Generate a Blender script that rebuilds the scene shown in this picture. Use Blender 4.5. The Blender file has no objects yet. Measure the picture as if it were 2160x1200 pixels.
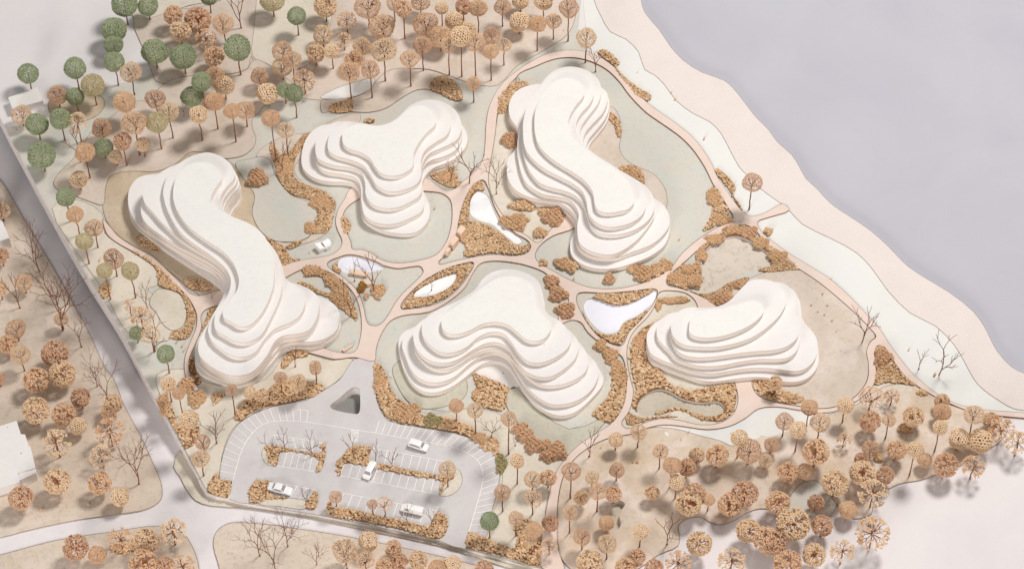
import bpy, bmesh, math, random
import numpy as np
from mathutils import Vector, Matrix, geometry
R = random.Random(7); NR = np.random.default_rng(7)
S = 0.001            # one traced pixel at the centre of the model = 1 mm
sc = bpy.context.scene
COL = sc.collection
# ------------------------------------------------------------------ camera
PITCH = math.radians(52.0); FPX = 5100.0; D = 5100.0
F = np.array([0, math.cos(PITCH), -math.sin(PITCH)])
U = np.array([0, math.sin(PITCH), math.cos(PITCH)])
RX = np.array([1.0, 0, 0])
CAM = -D * F
cd = bpy.data.cameras.new('camera'); cam = bpy.data.objects.new('camera', cd); COL.objects.link(cam)
cd.sensor_width = 36; cd.lens = 36 * FPX / 2160; cd.clip_start = 0.05; cd.clip_end = 60
cam.location = Vector(CAM) * S; cam.rotation_euler = (math.radians(90) - PITCH, 0, 0)
cd.dof.use_dof = False
sc.camera = cam
# ------------------------------------------------------------------ light: a studio softbox behind the model, even room light and an added front fill
w = bpy.data.worlds.new('World'); sc.world = w; w.use_nodes = True
bg = w.node_tree.nodes['Background']; bg.inputs[0].default_value = (1.0, 0.985, 0.965, 1); bg.inputs[1].default_value = 0.275
def softbox(name, loc, size, power, col):
    l = bpy.data.lights.new(name, 'AREA'); l.shape = 'DISK'; l.size = size; l.energy = power; l.color = col
    o = bpy.data.objects.new(name, l); COL.objects.link(o); o.location = loc
    o.rotation_euler = (-Vector(loc)).to_track_quat('-Z', 'Y').to_euler()
softbox('softbox', (1.75, 1.45, 4.35), 1.15, 182, (1.0, 0.968, 0.93))
softbox('front_fill', (-1.7, -4.4, 1.75), 1.6, 116, (1.0, 0.965, 0.94))  # added fill lamp that brightens the rim wall and the building fronts
sc.view_settings.view_transform = 'Standard'; sc.view_settings.look = 'None'
sc.view_settings.exposure = 0.0; sc.view_settings.gamma = 1.0
# ------------------------------------------------------------------ helpers
def unproj(px, py, z=0.0):
    d = F * FPX + RX * (px - 1080) + U * (600 - py)
    t = (z - CAM[2]) / d[2]
    p = CAM + d * t
    return float(p[0]), float(p[1])
def kscale(x, y, z=0):
    return FPX / float(np.dot(np.array([x, y, z]) - CAM, F))
HILLS = [(1500,985,9,70),(1600,1010,11,60),(1290,1010,8,50),(1390,1090,8,45),(1330,1150,7,45),(1710,965,10,60),(1850,925,10,60),
         (1950,905,8,45),(1265,1070,7,45),(1770,1000,8,45),(430,210,5,60),(300,290,6,55),(640,120,6,70),(800,90,5,70),(420,90,5,60),(1440,1000,7,40),(560,300,3,50)]
HW = [(*unproj(a, b), h, s) for a, b, h, s in HILLS]
def H(x, y):
    x = np.asarray(x, float); y = np.asarray(y, float); r = np.zeros_like(x)
    for hx, hy, h, s in HW:
        r = r + h * np.exp(-((x - hx) ** 2 + (y - hy) ** 2) / (2 * s * s))
    return r
def smooth01(t):
    t = min(1, max(0, t)); return t * t * (3 - 2 * t)
def lowz_w(x, y):          # height of the lower ground beside the plateau (world mm)
    t = (1045 - (600 - y * 0.788)) / 560.0
    return -7.0 - 82.0 * min(1.0, max(0.0, t)) ** 0.9
def lowz(px, py):
    z = -20.0
    for _ in range(4):
        x, y = unproj(px, py, z); z = lowz_w(x, y)
    return z
def catmull(pts, n=4, closed=True):
    out = []; m = len(pts); rng = range(m) if closed else range(m - 1)
    for i in rng:
        if closed: p0, p1, p2, p3 = pts[(i-1) % m], pts[i], pts[(i+1) % m], pts[(i+2) % m]
        else: p0, p1, p2, p3 = pts[max(i-1, 0)], pts[i], pts[i+1], pts[min(i+2, m-1)]
        P = [np.array(q[:2], float) for q in (p0, p1, p2, p3)]
        # centripetal
        t = [0.0]
        for a, b in zip(P[:-1], P[1:]): t.append(t[-1] + max(1e-3, np.linalg.norm(b - a)) ** 0.5)
        for k in range(n):
            u = t[1] + (t[2] - t[1]) * k / n
            A1 = (t[1]-u)/(t[1]-t[0])*P[0] + (u-t[0])/(t[1]-t[0])*P[1]
            A2 = (t[2]-u)/(t[2]-t[1])*P[1] + (u-t[1])/(t[2]-t[1])*P[2]
            A3 = (t[3]-u)/(t[3]-t[2])*P[2] + (u-t[2])/(t[3]-t[2])*P[3]
            B1 = (t[2]-u)/(t[2]-t[0])*A1 + (u-t[0])/(t[2]-t[0])*A2
            B2 = (t[3]-u)/(t[3]-t[1])*A2 + (u-t[1])/(t[3]-t[1])*A3
            out.append(tuple((t[2]-u)/(t[2]-t[1])*B1 + (u-t[1])/(t[2]-t[1])*B2))
    if not closed: out.append(tuple(map(float, pts[-1][:2])))
    return out
def world_loop(pts, z=0.0, sm=4, low=False):
    p = catmull(pts, sm) if sm else [tuple(q[:2]) for q in pts]
    if low: return np.array([unproj(a, b, lowz(a, b)) for a, b in p])
    return np.array([unproj(a, b, z) for a, b in p])
def pip(P, poly):
    x, y = P[:, 0], P[:, 1]; inside = np.zeros(len(P), bool)
    a = poly; b = np.roll(poly, -1, axis=0)
    for (x1, y1), (x2, y2) in zip(a, b):
        c = (y1 > y) != (y2 > y)
        if y1 != y2: inside ^= c & (x < (x2 - x1) * (y - y1) / (y2 - y1) + x1)
    return inside
def tag(o, label=None, cat=None, group=None, kind=None):
    if label: o['label'] = label
    if cat: o['category'] = cat
    if group: o['group'] = group
    if kind: o['kind'] = kind
    return o
def mesh_obj(name, V, Fc, mats, mi=None, parent=None, smooth=False, loc=None):
    me = bpy.data.meshes.new(name)
    V = np.asarray(V, float) * S
    me.from_pydata(V.tolist(), [], Fc if isinstance(Fc, list) else Fc.tolist())
    for m in (mats if isinstance(mats, (list, tuple)) else [mats]): me.materials.append(m)
    if mi is not None: me.polygons.foreach_set('material_index', mi)
    if smooth: me.polygons.foreach_set('use_smooth', [True] * len(me.polygons))
    me.update()
    o = bpy.data.objects.new(name, me); COL.objects.link(o)
    if parent: o.parent = parent
    if loc is not None: o.location = [c * S for c in loc]
    return o
def empty(name, loc, rz=0):
    o = bpy.data.objects.new(name, None); o.empty_display_size = 0.01; COL.objects.link(o)
    o.location = [c * S for c in loc]; o.rotation_euler = (0, 0, rz); return o
HOLES = []       # world loops cut through every sheet of the plateau
def cdt_sheet(loop, holes, z, th, grid=0, zf=None):
    mn, mx = loop.min(0), loop.max(0)
    verts = [Vector(p) for p in loop]; n = len(loop)
    edges = [(i, (i + 1) % n) for i in range(n)]
    hs = [h for h in holes if (h.min(0) < mx).all() and (h.max(0) > mn).all()]
    for h in hs:
        k = len(verts); verts += [Vector(p) for p in h]; m = len(h)
        edges += [(k + i, k + (i + 1) % m) for i in range(m)]
    if grid:
        gx, gy = np.meshgrid(np.arange(mn[0] + grid/2, mx[0], grid), np.arange(mn[1] + grid/2, mx[1], grid))
        G = np.c_[gx.ravel(), gy.ravel()] + NR.uniform(-.2, .2, (gx.size, 2)) * grid
        ok = pip(G, loop)
        for h in hs: ok &= ~pip(G, h)
        verts += [Vector(p) for p in G[ok]]
    r = geometry.delaunay_2d_cdt(verts, edges, [], 0, 1e-3)
    V = np.array([[v.x, v.y] for v in r[0]]); T = np.array([list(f) for f in r[2]])
    c = V[T].mean(1); ok = pip(c, loop)
    for h in hs: ok &= ~pip(c, h)
    T = T[ok]
    a, b, cc = V[T[:, 0]], V[T[:, 1]], V[T[:, 2]]
    area = (b[:, 0]-a[:, 0])*(cc[:, 1]-a[:, 1]) - (b[:, 1]-a[:, 1])*(cc[:, 0]-a[:, 0])
    fl = area < 0; T[fl] = T[fl][:, ::-1]
    T = T[np.abs(area) > 1e-6]
    he = {}
    for t in T:
        for i in range(3): he[(t[i], t[(i+1) % 3])] = 1
    bd = [(i, j) for (i, j) in he if (j, i) not in he]
    zz = zf(V) if zf else H(V[:, 0], V[:, 1])
    top = np.c_[V, z + zz]; m = len(top)
    used = sorted({i for e in bd for i in e}); mp = {i: m + k for k, i in enumerate(used)}
    mp2 = {i: m + len(used) + k for k, i in enumerate(used)}
    VV = np.vstack([top, top[used], top[used] - [0, 0, th]]) if used else top
    FF = [list(map(int, t)) for t in T] + [[mp[i], mp2[i], mp2[j], mp[j]] for i, j in bd]
    mi = [0] * len(T) + [1] * len(bd)
    return VV, FF, mi, bd, top
def seam_ribbon(loop, z, wdt, zf=None):
    n = len(loop); t = np.roll(loop, -1, 0) - np.roll(loop, 1, 0)
    L = np.linalg.norm(t, axis=1)[:, None]; L[L == 0] = 1; t /= L
    nn = np.c_[-t[:, 1], t[:, 0]] * wdt / 2
    A, B = loop + nn, loop - nn
    zz = (zf(loop) if zf else H(loop[:, 0], loop[:, 1])) + z
    V = np.vstack([np.c_[A, zz], np.c_[B, zz]])
    Fc = [[i, (i+1) % n, n + (i+1) % n, n + i] for i in range(n)]
    return V, Fc
def sheet(name, pts, z, th, mat, edge, sm=4, grid=0, seam=0.0, parent=None, low=False, holes=None, label=None):
    loop = world_loop(pts, z, sm, low)
    zf = (lambda V: np.array([lowz_w(a, b) for a, b in V])) if low else None
    VV, FF, mi, bd, top = cdt_sheet(loop, (HOLES if holes is None else holes) if not low else [], z, th, grid, zf)
    o = mesh_obj(name, VV, FF, [mat, edge], mi, parent)
    if not parent: tag(o, label, None, None, 'structure')
    if seam:
        V, Fc = seam_ribbon(loop, z + 0.12, seam, zf)
        if low or holes is None:
            for h in HOLES:
                k = pip(V[:, :2], h)
                if k.any():
                    n = len(loop); kk = k[:n] | k[n:]
                    Fc = [f for f in Fc if not (kk[f[0]] or kk[f[1]])]
        so = mesh_obj('cut_line', V, Fc, M['seam'], None, o)
    return o
# ------------------------------------------------------------------ materials
M = {}
def srgb(r, g, b, k=1.0):
    f = lambda c: ((c/255 + .055)/1.055) ** 2.4 if c > 10 else c/255/12.92
    return (f(r)*k, f(g)*k, f(b)*k, 1)
class NT:
    def __init__(s, name, rough=0.85):
        s.m = bpy.data.materials.new(name); s.m.use_nodes = True; s.t = s.m.node_tree; s.b = s.t.nodes['Principled BSDF']
        s.b.inputs['Roughness'].default_value = rough; s.b.inputs['Specular IOR Level'].default_value = 0.25
        tc = s.t.nodes.new('ShaderNodeTexCoord'); mp = s.t.nodes.new('ShaderNodeMapping'); mp.inputs['Scale'].default_value = (1000, 1000, 1000)
        s.t.links.new(tc.outputs['Object'], mp.inputs['Vector']); s.co = mp.outputs[0]; s.gen = tc.outputs['Generated']
    def n(s, typ, **kw):
        q = s.t.nodes.new(typ)
        for k, v in kw.items(): setattr(q, k, v)
        return q
    def noise(s, scale, detail=3, rough=.5, dist=0, co=None):
        q = s.n('ShaderNodeTexNoise'); q.inputs['Scale'].default_value = scale; q.inputs['Detail'].default_value = detail
        q.inputs['Roughness'].default_value = rough; q.inputs['Distortion'].default_value = dist
        s.t.links.new(co or s.co, q.inputs['Vector']); return q.outputs['Fac']
    def ramp(s, fac, stops):
        q = s.n('ShaderNodeValToRGB'); e = q.color_ramp.elements
        while len(e) < len(stops): e.new(0.5)
        for i, (p, c) in enumerate(stops):
            e[i].position = p; e[i].color = c if isinstance(c, tuple) else (c, c, c, 1)
        s.t.links.new(fac, q.inputs[0]); return q.outputs[0]
    def mix(s, fac, a, b, mode='MIX'):
        q = s.n('ShaderNodeMix', data_type='RGBA', blend_type=mode)
        for sock, v in ((q.inputs[0], fac), (q.inputs[6], a), (q.inputs[7], b)):
            if hasattr(v, 'is_output'): s.t.links.new(v, sock)
            else: sock.default_value = v
        return q.outputs[2]
    def math(s, op, a, b=None):
        q = s.n('ShaderNodeMath', operation=op)
        for i, v in enumerate((a, b)):
            if v is None: continue
            if hasattr(v, 'is_output'): s.t.links.new(v, q.inputs[i])
            else: q.inputs[i].default_value = v
        return q.outputs[0]
    def bump(s, h, dist, strength=1.0):
        q = s.n('ShaderNodeBump'); q.inputs['Distance'].default_value = dist; q.inputs['Strength'].default_value = strength
        s.t.links.new(h, q.inputs['Height']); s.t.links.new(q.outputs[0], s.b.inputs['Normal'])
    def color(s, c):
        if hasattr(c, 'is_output'): s.t.links.new(c, s.b.inputs['Base Color'])
        else: s.b.inputs['Base Color'].default_value = c
def scl(c, k): return (c[0]*k, c[1]*k, c[2]*k, 1)
def paper(name, col, col2=None, fib=0.12, speck=True, large=0.012, lines=None, bump=0.00025, fscale=0.16):
    n = NT(name, 0.9); col2 = col2 or scl(col, .93)
    base = n.mix(n.ramp(n.noise(large, 4, .6, .5), [(.35, 0.0), (.68, 1.0)]), col, col2)
    # short wandering fibres: thin level sets of a stretched noise, broken up by another
    f1 = n.noise(fscale, 2, .5, 1.6); d = n.math('ABSOLUTE', n.math('SUBTRACT', f1, .5))
    line = n.ramp(d, [(0.0, 1.0), (0.018, 0.0)])
    br = n.ramp(n.noise(fscale*.7, 1, .5, .0), [(.5, 0.0), (.58, 1.0)])
    fmask = n.math('MULTIPLY', n.math('MULTIPLY', line, br), fib * 1.5)
    c = n.mix(fmask, base, scl(col, .35))
    gr = n.noise(0.9, 3, .7)
    c = n.mix(0.15, c, n.ramp(gr, [(.3, scl(col, .66)), (.7, scl(col, 1.16))]))
    h = n.math('ADD', n.math('MULTIPLY', gr, .5), n.math('MULTIPLY', fmask, -2.0))
    if speck:
        v = n.n('ShaderNodeTexVoronoi'); v.inputs['Scale'].default_value = 0.022; n.t.links.new(n.co, v.inputs['Vector'])
        sp = n.ramp(v.outputs['Distance'], [(0.026, 1.0), (0.042, 0.0)])
        rs = n.n('ShaderNodeSeparateColor'); n.t.links.new(v.outputs['Color'], rs.inputs[0])
        keep = n.ramp(rs.outputs[0], [(.55, 0.0), (.6, 1.0)])
        c = n.mix(n.math('MULTIPLY', n.math('MULTIPLY', sp, keep), .75), c, (.08, .05, .03, 1))
    if lines:      # fine engraved hatch
        ang, freq, amt, lc = lines[:4]
        mp = n.n('ShaderNodeMapping'); mp.inputs['Rotation'].default_value = (0, 0, ang); n.t.links.new(n.co, mp.inputs['Vector'])
        w = n.n('ShaderNodeTexWave'); w.inputs['Scale'].default_value = freq; w.inputs['Distortion'].default_value = lines[4] if len(lines) > 4 else .3
        w.inputs['Detail'].default_value = 1; w.inputs['Detail Scale'].default_value = .02 / freq if freq else 1
        n.t.links.new(mp.outputs[0], w.inputs['Vector'])
        k = n.ramp(w.outputs['Fac'], [(.0, 1.0), (.42, 0.0)])
        c = n.mix(n.math('MULTIPLY', k, amt), c, lc)
        h = n.math('SUBTRACT', h, n.math('MULTIPLY', k, .8))
    n.color(c); n.bump(h, bump); M[name] = n.m; return n.m
K = 0.93
paper('white_card', srgb(247, 244, 240, K), srgb(244, 238, 238, K), .10)
paper('roof_card', srgb(250, 248, 243, K), srgb(246, 243, 240, K), .16, fscale=.2)
paper('sage', srgb(217, 217, 209, K), srgb(224, 216, 203, K), .22, large=.02)
paper('sage_dark', srgb(207, 204, 187, K), srgb(214, 206, 190, K), .3, large=.02)
paper('cream', srgb(236, 226, 212, K), srgb(226, 218, 200, K), .25, large=.015)
paper('bank', srgb(242, 241, 236, K), srgb(238, 238, 236, K), .06)
paper('tan', srgb(231, 217, 206, K), srgb(218, 202, 184, K), .30, large=.013)
paper('tan_deep', srgb(220, 203, 180, K), srgb(205, 186, 160, K), .35, large=.012)
paper('hill', srgb(240, 226, 214, K), srgb(218, 196, 168, K), .35, large=.014, lines=(.9, .12, .10, srgb(190, 160, 125), 6))
paper('base_white', srgb(240, 235, 235, K), srgb(234, 228, 230, K), .05, speck=False, large=.006)
paper('path', srgb(246, 229, 219, K), srgb(241, 220, 207, K), .02, speck=False, large=.03, lines=(.5, .13, .4, srgb(220, 186, 168), 5))
paper('beach', srgb(246, 239, 235, K), srgb(243, 234, 230, K), .0, speck=False, lines=(math.radians(50), .074, .8, srgb(222, 198, 187), .1), bump=.0004)
paper('table', srgb(200, 199, 208, K), srgb(194, 192, 202, K), .0, speck=False, large=.004)
paper('asphalt', srgb(223, 219, 218, K), srgb(217, 210, 212, K), .16, speck=False, large=.02)
paper('road', srgb(246, 241, 242, K), srgb(237, 231, 234, K), .10, large=.01)
paper('block_tan', srgb(234, 219, 204, K), srgb(220, 203, 183, K), .40, large=.012)
paper('wall_face', srgb(250, 244, 242, K), srgb(240, 231, 228, K), .35, large=.03)
paper('pond_floor', srgb(230, 219, 205, K), srgb(222, 210, 196, K), .5, speck=False, fscale=.12)
paper('pond_grey', srgb(218, 208, 190, K), srgb(210, 200, 182, K), .3)
def simple(name, col, rough=.8, bumpd=0, bs=.5, var=.1):
    n = NT(name, rough); g = n.noise(bs, 3, .6)
    n.color(n.mix(g, scl(col, 1 - var), scl(col, 1 + var)))
    if bumpd: n.bump(g, bumpd)
    M[name] = n.m; return n.m
simple('seam', srgb(112, 84, 68), var=.3, bs=.08)
simple('cut_edge', srgb(168, 126, 98), var=.2, bs=.2)
simple('card_edge', srgb(222, 205, 190), var=.06)
simple('water_white', srgb(254, 254, 255), .35, .0002, .3, .015)
simple('water_silver', srgb(240, 240, 250), .4, .0004, .25, .03)
simple('pit', srgb(150, 148, 146), .8, 0, .02, .05)
simple('line_white', srgb(250, 248, 244), .7)
simple('car_white', srgb(250, 248, 248), .3, 0, .1, .01)
simple('car_glass', srgb(166, 160, 165), .2)
simple('car_dark', srgb(60, 55, 55), .6)
simple('twig', srgb(130, 84, 66), .8, 0, .3, .25)
simple('bark', srgb(150, 102, 76), .8, 0, .3, .25)
simple('stem_tan', srgb(196, 142, 104), .8, 0, .3, .2)
simple('block_peach', srgb(238, 209, 186), .85, .0001, .6, .03)
simple('gravel_bed', srgb(146, 104, 70), .95, .001, .4, .3)
def granular(name, cols, rough=.9, noise=.35):
    n = NT(name, rough); g = n.n('ShaderNodeNewGeometry')
    c = n.ramp(g.outputs['Random Per Island'], [(i / (len(cols) - 1), q) for i, q in enumerate(cols)])
    n.color(n.mix(n.math('MULTIPLY', n.noise(noise, 3, .7), .35), c, scl(cols[0], .6))); n.bump(n.noise(1.2, 2, .6), .0005)
    M[name] = n.m
granular('gravel', [srgb(206, 166, 126), srgb(222, 184, 142), srgb(234, 200, 160), srgb(246, 224, 194)])
granular('moss_tan', [srgb(216, 176, 134), srgb(226, 188, 148), srgb(234, 200, 162)])
granular('moss_rust', [srgb(216, 174, 138), srgb(226, 186, 150), srgb(234, 198, 164)])
def crownmat(name, c1, c2):
    n = NT(name, .9); oi = n.n('ShaderNodeObjectInfo')
    base = n.mix(oi.outputs['Random'], c1, c2)
    g = n.n('ShaderNodeNewGeometry')
    n.color(n.mix(n.math('MULTIPLY', g.outputs['Random Per Island'], .35), base, scl(c1, 1.35)))
    M[name] = n.m
crownmat('crown_green', srgb(158, 168, 134), srgb(168, 176, 140))
crownmat('crown_olive', srgb(200, 186, 148), srgb(208, 194, 156))
crownmat('crown_tan', srgb(226, 190, 156), srgb(233, 202, 168))
crownmat('crown_rust', srgb(216, 178, 148), srgb(224, 188, 156))
crownmat('crown_pale', srgb(230, 202, 168), srgb(236, 210, 178))
# layered card side: pale core, thin burnt lines
n = NT('plate_side', .8)
sx = n.n('ShaderNodeSeparateXYZ'); n.t.links.new(n.gen, sx.inputs[0])
c = n.ramp(sx.outputs[2], [(0.0, srgb(216, 196, 184)), (.06, srgb(248, 240, 232)), (.5, srgb(250, 243, 236)), (.86, srgb(248, 238, 230)), (.90, srgb(208, 172, 158)), (.95, srgb(228, 204, 192)), (1.0, srgb(243, 236, 228))])
n.color(n.mix(n.math('MULTIPLY', n.noise(.12, 3, .7), .12), c, srgb(196, 172, 154))); n.bump(n.noise(.6, 2), .0003); M['plate_side'] = n.m
# ------------------------------------------------------------------ the ground
RIM = [(-150,-60),(-60,130),(0,248),(12,272),(44,332),(80,400),(147,520),(187,588),(233,660),(263,712),(305,797),(337,852),(373,923),(413,998),(433,1038)]
FRONT = [(433,1038),(482,1052),(533,1064),(595,1075),(657,1084),(693,1091),(780,1108),(860,1126),(920,1138),(983,1158),(1060,1180),(1142,1200),(1200,1225),(1300,1290),(1500,1420)]
SHORE = [(1350,-120),(1349,-40),(1352,0),(1360,27),(1390,63),(1413,97),(1440,127),(1480,153),(1527,170),(1547,187),(1573,220),(1595,248),(1620,273),(1640,300),(1670,327),(1685,350),(1700,377),(1723,398),(1753,430),(1793,457),(1837,487),(1877,523),(1913,560),(1953,587),(2003,617),(2053,657),(2077,690),(2090,716),(2103,740),(2133,773),(2160,787),(2230,810),(2330,860),(2430,960)]
BEACH_IN = [(1250,-120),(1250,-40),(1253,0),(1267,33),(1287,67),(1320,83),(1347,110),(1360,147),(1380,158),(1400,177),(1427,213),(1463,240),(1497,257),(1520,280),(1540,317),(1560,353),(1577,370),(1598,392),(1620,410),(1650,431),(1665,444),(1693,473),(1753,503),(1807,533),(1840,567),(1873,613),(1920,660),(1973,687),(2013,727),(2033,760),(2055,800),(2073,820),(2113,848),(2140,862),(2180,868),(2300,900),(2390,960)]
LOWPOLY = np.array(RIM + FRONT[1:] + [(1500,2000),(-900,2000),(-900,-60)], float)
def is_low(px, py): return bool(pip(np.array([[px, py]], float), LOWPOLY)[0])
# ponds and the pit, cut through the plateau
PONDS = {
 'teardrop': [(1010,405),(999,412),(992,430),(993,452),(1010,465),(1038,474),(1055,488),(1075,504),(1091,515),(1101,509),(1093,498),(1070,484),(1052,465),(1040,440),(1028,413)],
 'half': [(717,547),(735,541),(765,544),(800,556),(812,566),(792,573),(768,576),(725,575),(713,561)],
 'lens': [(873,627),(875,619),(890,607),(920,591),(950,580),(963,578),(962,590),(950,606),(930,618),(900,627)],
 'boot': [(1232,643),(1240,631),(1255,630),(1280,640),(1300,645),(1327,642),(1353,630),(1385,613),(1380,633),(1363,653),(1343,667),(1316,680),(1307,695),(1293,703),(1273,702),(1250,683),(1236,663)],
 'basin': [(1555,499),(1513,510),(1487,533),(1480,557),(1482,578),(1457,600),(1452,612),(1475,618),(1508,612),(1540,595),(1570,578),(1600,570),(1627,560),(1635,549),(1620,535),(1593,515)],
 'curved': [(1343,862),(1355,838),(1385,822),(1410,825),(1440,842),(1480,850),(1515,848),(1529,862),(1520,876),(1490,881),(1460,872),(1430,861),(1395,870),(1365,879),(1348,875)],
 'crescent': [(1288,1082),(1295,1067),(1308,1062),(1318,1070),(1312,1080),(1306,1095),(1310,1110),(1300,1124),(1290,1118),(1296,1100)],
}
PIT = [(696,858),(715,842),(740,821),(748,818),(757,820),(759,828),(759,868),(755,874),(745,874),(701,864)]
for v in PONDS.values(): HOLES.append(world_loop(v, 0, 4))
HOLES.append(world_loop(PIT, 0, 4))
low_end = world_loop([(-900,-400)], 0, 0)
# table top / water under everything
tb = sheet('water', [(-900,-500),(3400,-500),(3400,2300),(-900,2300)], -96, 6, M['table'], M['table'], sm=0, holes=[])
wx = sheet('lake', [(1100,-300)] + [(p[0]-60, p[1]) for p in SHORE] + [(2700,1300),(3300,1300),(3300,-450),(1100,-450)], -11, 20, M['table'], M['table'], sm=0, holes=[], label='pale lilac grey board that stands for the lake')
# the plateau board
plate = RIM + FRONT[1:] + [(2500,1420)] + SHORE[::-1] + [(600,-120)]
sheet('plateau', plate, 0, 50, M['base_white'], M['wall_face'], sm=2, grid=17, label='white board that carries the site, cut off along a straight rim')  # slab thinner than the drop: undercut gap added to darken the wall foot
# lower ground on the left and in front
sheet('road', [(-700,-260),(-150,-60)] + [(a+90, b-20) for a, b in RIM[1:-2]] + [(433,1020)] + [(a, b-3) for a, b in FRONT[1:]] + [(1500,1600),(-900,1600)], -1.0, 20, M['road'], M['wall_face'], sm=0, grid=24, low=True)
Z1, Z2, Z3, ZP = 0.9, 1.8, 2.7, 3.6
E = M['cut_edge']; CE = M['card_edge']
def gs(name, pts, z, mat, seam=0.8, sm=4, grid=0, th=1.2, edge=None, low=False):
    return sheet(name, pts, z, th, M[mat], edge or CE, sm, grid, seam, None, low)
# lower blocks
gs('city_block', [(-500,250),(-60,330),(0,380),(20,408),(47,457),(100,545),(147,627),(187,700),(223,777),(240,800),(263,857),(297,920),(327,987),(341,1024),(340,1053),(315,1072),(267,1082),(167,1096),(67,1117),(0,1134),(-300,1190)], 1.2, 'block_tan', .9, 3, 22, 2, low=True)
gs('city_block', [(-400,1260),(-100,1196),(0,1171),(117,1140),(233,1122),(340,1109),(378,1118),(397,1137),(417,1183),(425,1260),(430,1500),(-400,1500)], 1.2, 'block_tan', .9, 3, 22, 2, low=True)
gs('city_block', [(470,1400),(465,1260),(463,1200),(450,1150),(456,1122),(483,1104),(540,1104),(640,1117),(740,1133),(873,1160),(973,1184),(1060,1210),(1200,1260),(1300,1420)], 1.2, 'block_tan', .9, 3, 22, 2, low=True)
gs('verge', [(366,985),(380,1006),(393,1032),(413,1056),(445,1067),(533,1073),(657,1094),(780,1120),(920,1150),(983,1169),(1142,1212),(1142,1195),(983,1155),(920,1130),(780,1100),(657,1075),(533,1054),(482,1045),(433,1030),(412,1002),(380,950)], 1.5, 'cream', .8, 2, 20, 2, low=True)
# site sheets, back to front
gs('beach', BEACH_IN + SHORE[::-1], Z2, 'beach', .6, 2, 40)
gs('bank', [(1225,-120),(1230,0),(1236,60),(1245,112),(1262,125),(1300,160),(1330,195),(1375,235),(1430,270),(1480,315),(1515,380),(1550,430),(1575,470),(1620,515),(1700,565),(1790,630),(1850,700),(1890,775),(1940,815),(2000,848),(2060,865),(2170,873),(2300,905),(2390,965)] + BEACH_IN[::-1], Z1, 'bank', 0, 2, 40)
gs('site_ground', [(1220,60),(1245,112),(1262,125),(1300,160),(1330,195),(1375,235),(1430,270),(1480,315),(1515,380),(1550,430),(1575,470),(1620,515),(1700,565),(1790,630),(1850,700),(1880,775),(1840,850),(1740,870),(1650,860),(1560,890),(1400,900),(1290,925),(1200,1000),(1160,1100),(1150,1190)] + [(a+1.5, b-1) for a, b in FRONT[11::-1]] + [(a+2, b) for a, b in RIM[13:2:-1]] + [(103,253),(170,205),(230,181),(322,157),(300,100),(281,38),(400,15),(560,-60),(900,-100),(1220,-100)], Z1, 'sage', 0, 2, 19)
gs('tan_sheet', [(282,39),(350,24),(440,12),(500,-20),(536,-60),(700,-90),(900,-90),(1190,-60),(1215,20),(1200,70),(1150,105),(1090,140),(1050,180),(1000,178),(960,165),(905,147),(860,147),(815,158),(782,185),(750,205),(700,213),(640,208),(600,196),(560,180),(530,120),(523,145),(470,160),(413,162),(380,165),(350,178),(330,172),(322,157),(305,110)], Z2, 'tan', .8, 3, 19)
gs('pale_sheet', [(282,-80),(282,39),(400,12),(500,-10),(538,-40),(536,60),(533,120),(560,135),(600,150),(650,140),(700,40),(640,-80)], Z2 + .3, 'cream', .6, 3, 19)
gs('tan_sheet', [(103,215),(115,206),(150,200),(215,205),(221,222),(210,240),(190,252),(150,259),(115,248),(103,232)], Z2, 'tan_deep', .8)
gs('tan_sheet', [(290,215),(315,213),(325,200),(345,180),(370,168),(413,162),(470,160),(520,150),(533,130),(545,128),(600,165),(640,200),(600,215),(560,222),(545,240),(533,250),(533,275),(540,292),(535,312),(515,328),(490,334),(470,334),(430,322),(400,322),(372,345),(330,362),(270,362),(232,372),(222,400),(218,432),(190,425),(150,410),(118,397),(113,385),(125,365),(145,345),(157,333),(170,303),(187,287),(205,262),(233,250),(262,225)], Z3, 'tan', .8, 3, 19)
gs('tan_sheet', [(678,214),(693,211),(720,208),(750,205),(776,192),(800,165),(822,150),(845,146),(880,147),(920,152),(958,173),(976,200),(972,214),(955,208),(925,197),(905,189),(880,190),(850,205),(815,228),(780,237),(740,236),(694,236),(679,237)], Z3, 'tan', .9, 3, 19)
gs('white_sheet', [(676,207),(705,190),(740,178),(790,168),(785,185),(760,200),(735,207),(700,210)], Z3 + .5, 'bank', .6)
gs('tan_sheet', [(217,440),(222,400),(232,372),(262,358),(310,350),(400,322),(440,322),(480,338),(505,362),(534,398),(538,415),(532,445),(545,475),(575,505),(600,540),(560,600),(480,640),(420,622),(350,566),(280,518),(247,495),(226,468)], Z2, 'tan_deep', .8, 3, 19)
gs('lawn', [(497,345),(530,336),(552,332),(570,340),(578,365),(592,388),(615,412),(645,424),(662,437),(670,455),(664,480),(650,500),(625,509),(600,510),(575,506),(548,485),(534,458),(532,445),(537,412),(520,385)], Z3, 'sage', .7)
gs('tan_sheet', [(540,330),(575,300),(620,285),(655,280),(700,255),(760,240),(740,290),(640,330),(620,360),(650,395),(707,425),(705,450),(690,492),(640,515),(600,524),(560,500),(600,512),(650,502),(668,470),(672,450),(645,425),(610,408),(585,375),(572,345)], Z2, 'tan', .6, 3)
gs('sand_sheet', [(1225,300),(1240,270),(1270,240),(1290,225),(1303,240),(1310,262),(1309,290),(1307,315),(1318,335),(1345,352),(1375,365),(1395,385),(1406,410),(1405,440),(1380,470),(1300,440),(1240,380)], Z3, 'tan', .7, 3)
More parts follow.
